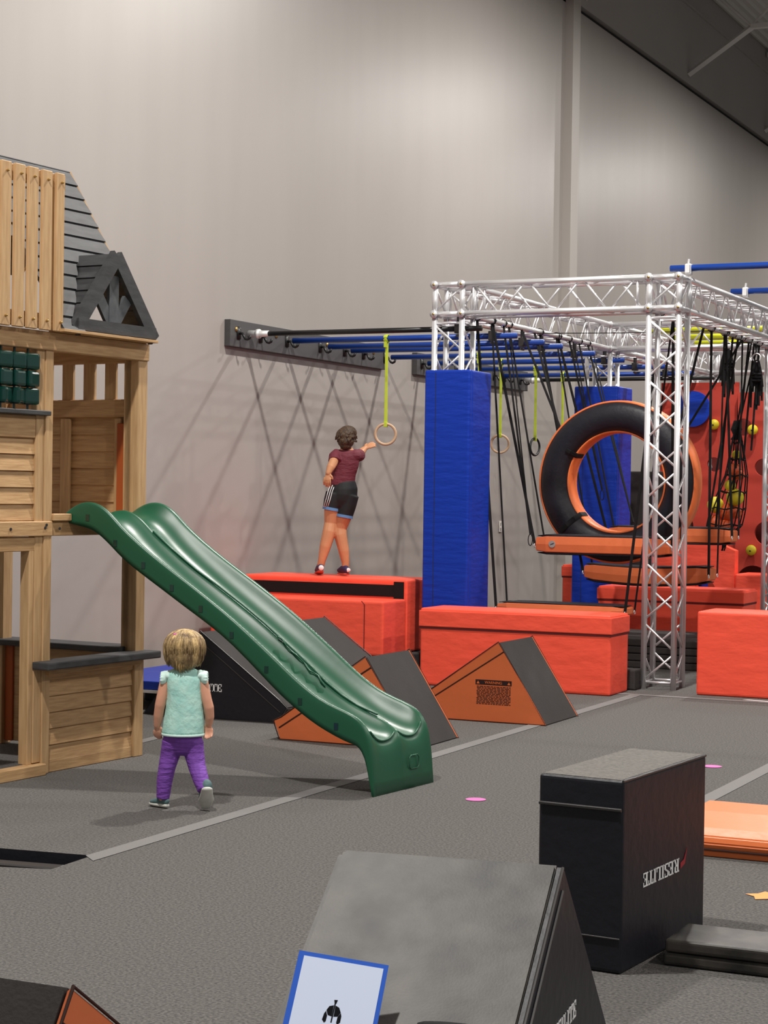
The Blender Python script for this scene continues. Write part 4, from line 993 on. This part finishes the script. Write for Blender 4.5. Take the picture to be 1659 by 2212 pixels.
# ================================================================ PEOPLE
camR = Vector((math.cos(yaw), math.sin(yaw), 0)); camF = Vector((-math.sin(yaw), math.cos(yaw), 0))
def ell(bm, c, r):
    return sphere(bm, c, 1.0, 20, 14, r)
def hand(bm, wrist, d, palm_n, L, fr, spread_dir, curl=.35, thumb=1):
    """wrist point, d direction of hand, palm normal, L hand length, fr finger radius"""
    d = Vector(d).normalized(); pn = Vector(palm_n).normalized(); s = d.cross(pn).normalized()*thumb
    pn = s.cross(d).normalized()*thumb; wv_ = Vector(wrist)
    pl = L*.52; hw_ = L*.19
    tube(bm, [wv_, wv_+d*pl*.35, wv_+d*pl*.8, wv_+d*pl], [(fr*1.6, fr*1.9), (fr*1.5, hw_), (fr*1.35, hw_*1.1), (fr*1.1, hw_*1.02)], 12, ref=pn, round_end=True)
    for k_, ln in enumerate((.42, .48, .45, .36)):
        off = (k_-1.5)*hw_*.70
        b_ = wv_+d*pl*.9+s*-off
        p1 = b_+d*L*ln*.40+pn*L*curl*.05-s*off*.10; p2 = p1+d*L*ln*.34+pn*L*curl*.16; p3 = p2+d*L*ln*.22+pn*L*curl*.22
        tube(bm, [b_-d*L*.08, b_, p1, p2, p3], [fr, fr, fr*.95, fr*.88, fr*.75], 8, round_end=True)
    b_ = wv_+d*pl*.25+s*hw_*.75
    p1 = b_+(d*.6+s*.75).normalized()*L*.20; p2 = p1+(d*.85+s*.35+pn*.3).normalized()*L*.17
    tube(bm, [b_-s*hw_*.4, b_, p1, p2], [fr*1.25, fr*1.2, fr*1.05, fr*.8], 8, round_end=True)
def head(bm, c, rx, ry, rz):
    c = Vector(c)
    ell(bm, c+Vector((0, -.08*ry, .12*rz)), (rx, ry*.98, rz*.86))
    ell(bm, c+Vector((0, .22*ry, -.35*rz)), (rx*.78, ry*.72, rz*.66))
    ell(bm, c+Vector((0, .93*ry, -.12*rz)), (rx*.13, ry*.16, rz*.17))
    for s in (-1, 1):
        ell(bm, c+Vector((s*rx*1.0, -.02*ry, -.1*rz)), (rx*.13, ry*.2, rz*.24))
def face(parent, c, rx, ry, rz):
    c = Vector(c)
    for s in (-1, 1):
        bm = nb(); ell(bm, c+Vector((s*rx*.38, .86*ry, .02*rz)), (rx*.12, ry*.06, rz*.07)); mk('eye', bm, M['eye'], parent, True, local=True)
    bm = nb(); ell(bm, c+Vector((0, .93*ry, -.48*rz)), (rx*.26, ry*.05, rz*.06)); mk('mouth', bm, M['lip'], parent, True, local=True)

# ---- girl
g0 = Vector((3.584, 7.93, 0))
girl = thing('person', 'small blonde girl in mint shirt and purple leggings walking away', 'person', g0, rot=yaw)
K = .00224
def G(px, py, b=0): return Vector(((px-400)*K, b, (1750-py)*K))
bm = nb()
tube(bm, [G(400, 1600), G(400, 1560), G(400, 1520), G(399, 1475), G(399, 1458)], [(.062, .086), (.060, .080), (.058, .080), (.054, .080), (.040, .055)], 18, ref=Vector((0, 1, 0)), round_end=True)
tube(bm, [G(399, 1465), G(399, 1440, .012)], [.036, .033], 12)
head(bm, G(400, 1408, .012), .066, .078, .088)
# left arm (image left)
tube(bm, [G(366, 1466), G(360, 1480), G(352, 1515, -.01), G(350, 1525, -.01), G(346, 1550), G(343, 1573, .01)], [.030, .030, .026, .026, .024, .017], 12, round_end=True)
hand(bm, G(343, 1570, .01), (0.02, .10, -1), (.35, 1, 0), .078, .0062, None, .4, 1)
tube(bm, [G(434, 1466), G(441, 1480), G(450, 1512, -.01), G(455, 1530, -.01), G(457, 1552), G(455, 1568, .01)], [.030, .030, .026, .026, .023, .017], 12, round_end=True)
hand(bm, G(455, 1564, .01), (0.02, -.05, -1), (-.2, -1, 0), .082, .0062, None, .5, 1)
# legs
tube(bm, [G(382, 1600), G(372, 1640, .01), G(364, 1672), G(359, 1700), G(357, 1728)], [.044, .040, .032, .028, .020], 12, round_end=True)
tube(bm, [G(420, 1600), G(424, 1635, .0), G(432, 1662, -.02), G(443, 1688, -.07), G(452, 1706, -.09)], [.044, .040, .030, .026, .020], 12, round_end=True)
body = organic('body', bm, M['skin'], girl, .0042, 2)
face(girl, G(400, 1408, .012), .066, .078, .088)
# shirt
bm = nb()
def shell(bm, rows_, seg=36):
    rs = []
    for (c, rx, ry) in rows_:
        rs.append([bm.verts.new((c.x+rx*math.cos(2*PI*k/seg)*(1+.015*math.sin(5*k)), c.y+ry*math.sin(2*PI*k/seg), c.z)) for k in range(seg)])
    for i in range(len(rs)-1):
        for k in range(seg): bm.faces.new((rs[i][k], rs[i][(k+1) % seg], rs[i+1][(k+1) % seg], rs[i+1][k]))
    return rs
shell(bm, [(G(400, 1590), .102, .080), (G(400, 1582), .102, .080), (G(402, 1560), .099, .079), (G(403, 1530), .091, .076), (G(402, 1500), .086, .072), (G(401, 1480), .088, .070), (G(400, 1466), .092, .066), (G(400, 1456), .084, .058), (G(400, 1449), .062, .048), (G(400, 1446), .040, .040)])
bmesh.ops.recalc_face_normals(bm, faces=bm.faces)
sh_ = mk('shirt', bm, M['mint'], girl, True, local=True)
q = sh_.modifiers.new('t', 'SOLIDIFY'); q.thickness = .003
bm = nb(); tube(bm, [G(400, 1589)+Vector((.1035*math.cos(a_), .0815*math.sin(a_), 0)) for a_ in [2*PI*k/36 for k in range(36)]], [(.006, .002)]*36, 6, closed=True, ref=Vector((0, 0, 1))); mk('hem', bm, M['minttrim'], sh_, True, local=True)
for s, cx, cyy in ((-1, 359, 1468), (1, 443, 1466)):
    bm = nb(); c = G(cx, cyy); ell(bm, c, (.021, .040, .036)); ell(bm, c+Vector((-s*.018, 0, .012)), (.024, .044, .026))
    for k in range(11):
        a_ = R(-125+25*k); ell(bm, c+Vector((s*.012, .036*math.sin(a_), .033*math.cos(a_)*.9-.004)), (.010, .0075, .0075))
    organic('ruffle_sleeve', bm, M['minttrim'], sh_, .0035, 2)
# leggings
bm = nb()
tube(bm, [G(400, 1578), G(399, 1598), G(399, 1612)], [(.064, .090), (.068, .095), (.058, .09)], 18, ref=Vector((0, 1, 0)), round_end=True)
tube(bm, [G(378, 1605), G(372, 1635, .01), G(366, 1662), G(361, 1692), G(358, 1730)], [.053, .048, .042, .039, .032], 14, round_end=False)
tube(bm, [G(421, 1605), G(425, 1632, .0), G(432, 1658, -.02), G(442, 1682, -.06), G(451, 1704, -.092)], [.053, .049, .043, .039, .032], 14, round_end=False)
organic('leggings', bm, M['purple'], girl, .0045, 2)
# shoes
def shoe(parent, heel, toe, upv, Ls, wv_, m1, m2, tongue=True):
    heel = Vector(heel); toe = Vector(toe); d = (toe-heel).normalized(); u3 = (Vector(upv)-d*Vector(upv).dot(d)).normalized()
    s = thing_child('shoe', parent)
    bm = nb(); tube(bm, [heel+u3*wv_*.55, heel+d*Ls*.25+u3*wv_*.75, heel+d*Ls*.5+u3*wv_*.62, heel+d*Ls*.8+u3*wv_*.42, toe+u3*wv_*.3], [(wv_*.6, wv_*.52), (wv_*.8, wv_*.6), (wv_*.62, wv_*.66), (wv_*.45, wv_*.66), (wv_*.3, wv_*.5)], 16, ref=u3, round_end=True)
    o = organic('shoe', bm, M[m1], parent, .0035, 2)
    bm = nb(); tube(bm, [heel-d*.004-u3*.002, heel+d*Ls*.3-u3*.002, heel+d*Ls*.7-u3*.002, toe-u3*.002+d*.006], [(.011, wv_*.52), (.011, wv_*.6), (.011, wv_*.74), (.010, wv_*.5)], 16, ref=u3, round_end=True)
    organic('sole', bm, M[m2], o, .003, 1)
    return o
def thing_child(n, p): return None
o = shoe(girl, G(366, 1743, -.01), G(332, 1744, .055), (0, 0, 1), .085, .032, 'shoeteal', 'shoewhite')
bm = nb(); tube(bm, [G(357, 1726, .01), G(352, 1730, .025), G(345, 1735, .04)], [(.004, .018)]*3, 8, ref=Vector((0, 0, 1))); mk('laces', bm, M['shoewhite'], o, True, local=True)
o = shoe(girl, G(458, 1700, -.115), G(453, 1740, -.050), (-.15, .85, .35), .10, .052, 'shoeteal', 'shoewhite')
# hair
bm = nb()
ell(bm, G(401, 1398, -.004), (.092, .094, .084)); ell(bm, G(401, 1418, -.024), (.088, .074, .072)); ell(bm, G(401, 1432, -.022), (.066, .048, .040))
for k in range(330):
    a_ = random.uniform(-PI*1.10, PI*.10); rr = random.uniform(.97, 1.10); c = G(401, 1400, -.004)
    if random.random() < .2: a_ = random.uniform(0, 2*PI)
    face_side = math.sin(a_) > .35
    w1, w2, pz = random.uniform(-.09, .09), random.uniform(-.16, .16), random.uniform(0, 6)
    P_ = []
    for f_ in (.12, .35, .62, .9, 1.18, 1.5):
        aa = a_+w1*f_; P_.append(c+Vector((.092*rr*math.sin(f_)*math.cos(aa), .095*rr*math.sin(f_)*math.sin(aa), .082*(1+.25*(rr-.97))*math.cos(f_))))
    if not face_side:
        zl = random.uniform(-.125, -.075)+.03*abs(math.cos(a_)); tp = random.uniform(.50, .86)
        for q, zz in ((.35, zl*.35), (.7, zl*.7), (1., zl)):
            rad = rr*(1-(1-tp)*q*q); aa = a_+w1*1.5+w2*q
            P_.append(c+Vector((.093*rad*math.cos(aa)+.003*math.sin(pz+5*q), .086*rad*math.sin(aa), zz)))
    n_ = len(P_); tube(bm, P_, [.0025]+[.0045]*(n_-3)+[.0035, .001], 5)
hr = mk('hair', bm, M['hairg'], girl, True, local=True)
bm = nb(); box(bm, -.012, .012, -.004, .004, -.005, .005, .002, 1, Matrix.Translation(G(384, 1371, -.058))); mk('hair_clip', bm, M['pink'], hr, local=True)

# ---- boy
b0 = Vector((.985, 14.85, .812))
boy = thing('person', 'boy in maroon shirt and black shorts on the red block reaching for the ring', 'person', b0, rot=yaw)
KB = .00404
def B(px, py, b=0): return Vector(((px-730)*KB, b, (1243-py)*KB))
bm = nb()
Y = Vector((0, 1, 0))
tube(bm, [B(738, 1068), B(737, 1050), B(738, 1025), B(742, 1000), B(744, 982), B(744, 972)], [(.074, .100), (.070, .094), (.064, .086), (.062, .092), (.052, .09), (.045, .065)], 20, ref=Y, round_end=True)
tube(bm, [B(743, 975), B(743, 960, .01)], [.045, .04], 12)
head(bm, B(742, 946, .015), .072, .086, .092)
tube(bm, [B(722, 981), B(718, 990, -.04), B(716, 1000, -.11), B(711, 1010, -.15), B(706, 1022, -.17)], [.042, .042, .040, .036, .025], 12, round_end=True)
hand(bm, B(706, 1021, -.17), (-.12, -.12, -1), (.2, 1, 0), .13, .0085, None, .6, 1)
tube(bm, [B(762, 984), B(768, 982, .05), B(772, 979, .11), B(777, 973, .15), B(783, 966, .18)], [.044, .042, .037, .033, .023], 12, round_end=True)
hand(bm, B(782, 967, .18), (.72, .2, .42), (.3, .8, -.6), .120, .0085, None, .3, 1)
tube(bm, [B(722, 1070), B(715, 1098), B(712, 1130, .01), B(709, 1148, -.01), B(701, 1180, -.02), B(694, 1210, -.02), B(691, 1226, -.01)], [.082, .074, .058, .058, .050, .034, .030], 14, round_end=True)
tube(bm, [B(750, 1075), B(741, 1110), B(733, 1140, .02), B(733, 1155, .01), B(741, 1190), B(745, 1215), B(745, 1230)], [.082, .072, .056, .057, .047, .034, .030], 14, round_end=True)
organic('body', bm, M['skin2'], boy, .0042, 2)
face(boy, B(742, 946, .015), .072, .086, .092)
bm = nb()   # hair
ell(bm, B(742, 941, .0), (.090, .098, .078)); ell(bm, B(742, 952, -.020), (.074, .080, .066)); ell(bm, B(742, 962, -.030), (.052, .054, .040)); ell(bm, B(746, 934, .0), (.080, .085, .064))
for k in range(220):
    a_ = random.uniform(0, 2*PI); ph_ = random.uniform(.05, 1.9); c = B(742, 943, -.004)
    d = Vector((math.sin(ph_)*math.cos(a_), math.sin(ph_)*math.sin(a_), math.cos(ph_)))
    if ph_ > 1.3 and d.y > .1: continue
    p = c+Vector((d.x*.088, d.y*.094, d.z*.078)); fl = Vector((.016*(1 if ph_ < .9 else .2), 0, -.012*(ph_-.4)))
    tube(bm, [p-d*.02, p+d*.004+fl*.5, p+d*.010+fl*1.3], [.010, .008, .003], 6)
organic('hair', bm, M['hairb'], boy, .0042, 1)
bm = nb()   # shirt
tube(bm, [B(735, 1048), B(735, 1040), B(738, 1022), B(742, 1000), B(744, 984), B(744, 975), B(744, 970)], [(.086, .118), (.084, .114), (.080, .108), (.080, .118), (.074, .118), (.056, .085), (.04, .055)], 24, ref=Y, cap=True)
ell(bm, B(761, 984, .0), (.062, .064, .054)); ell(bm, B(727, 983, .0), (.056, .062, .052))
tube(bm, [B(726, 980), B(719, 986, -.03), B(719, 997, -.075)], [(.054), (.055), (.057)], 16)
tube(bm, [B(760, 983), B(768, 983, .035), B(773, 981, .075)], [(.056), (.056), (.054)], 16)
o = organic('shirt', bm, M['maroon'], boy, .006, 2)
bm = nb()   # shorts
tube(bm, [B(737, 1042), B(738, 1056), B(738, 1068), B(736, 1080)], [(.086, .112), (.098, .126), (.100, .124), (.092, .118)], 22, ref=Y, round_end=True)
tube(bm, [B(722, 1066), B(717, 1082), B(713, 1101)], [.090, .086, .078], 18)
tube(bm, [B(750, 1068), B(746, 1090), B(740, 1116)], [.090, .084, .075], 18)
o = organic('shorts', bm, M['shorts'], boy, .006, 9)
bm = nb(); tube(bm, [B(714, 1096), B(713, 1102)], [.081, .081], 20, cap=False); tube(bm, [B(741, 1111), B(740, 1117)], [.078, .078], 20, cap=False); mk('leg_hem', bm, M['bluehem'], o, True, local=True)
bm = nb()
for dx in (0, 4.5, 9):
    tube(bm, [B(711+dx, 1046, -.055), B(706+dx, 1060, -.083), B(701+dx, 1080, -.084), B(697+dx*.9, 1095, -.068)], [(.003, .004)]*4, 6)
mk('side_stripe', bm, M['white'], o, True, local=True)
def bshoe(heel, toe, upv):
    o = shoe(boy, heel, toe, upv, .19, .055, 'navy', 'solered')
    return o
o = bshoe(B(692, 1233, -.045), B(686, 1239.5, .10), (.1, -.25, 1)); bm = nb(); ell(bm, B(693, 1226, -.060), (.024, .012, .024)); mk('heel_patch', bm, M['white'], o, True, local=True)
o = bshoe(B(748, 1238, -.045), B(734, 1238.5, .10), (0, 0, 1)); bm = nb(); ell(bm, B(750, 1230, -.060), (.026, .012, .020)); mk('heel_patch', bm, M['white'], o, True, local=True)
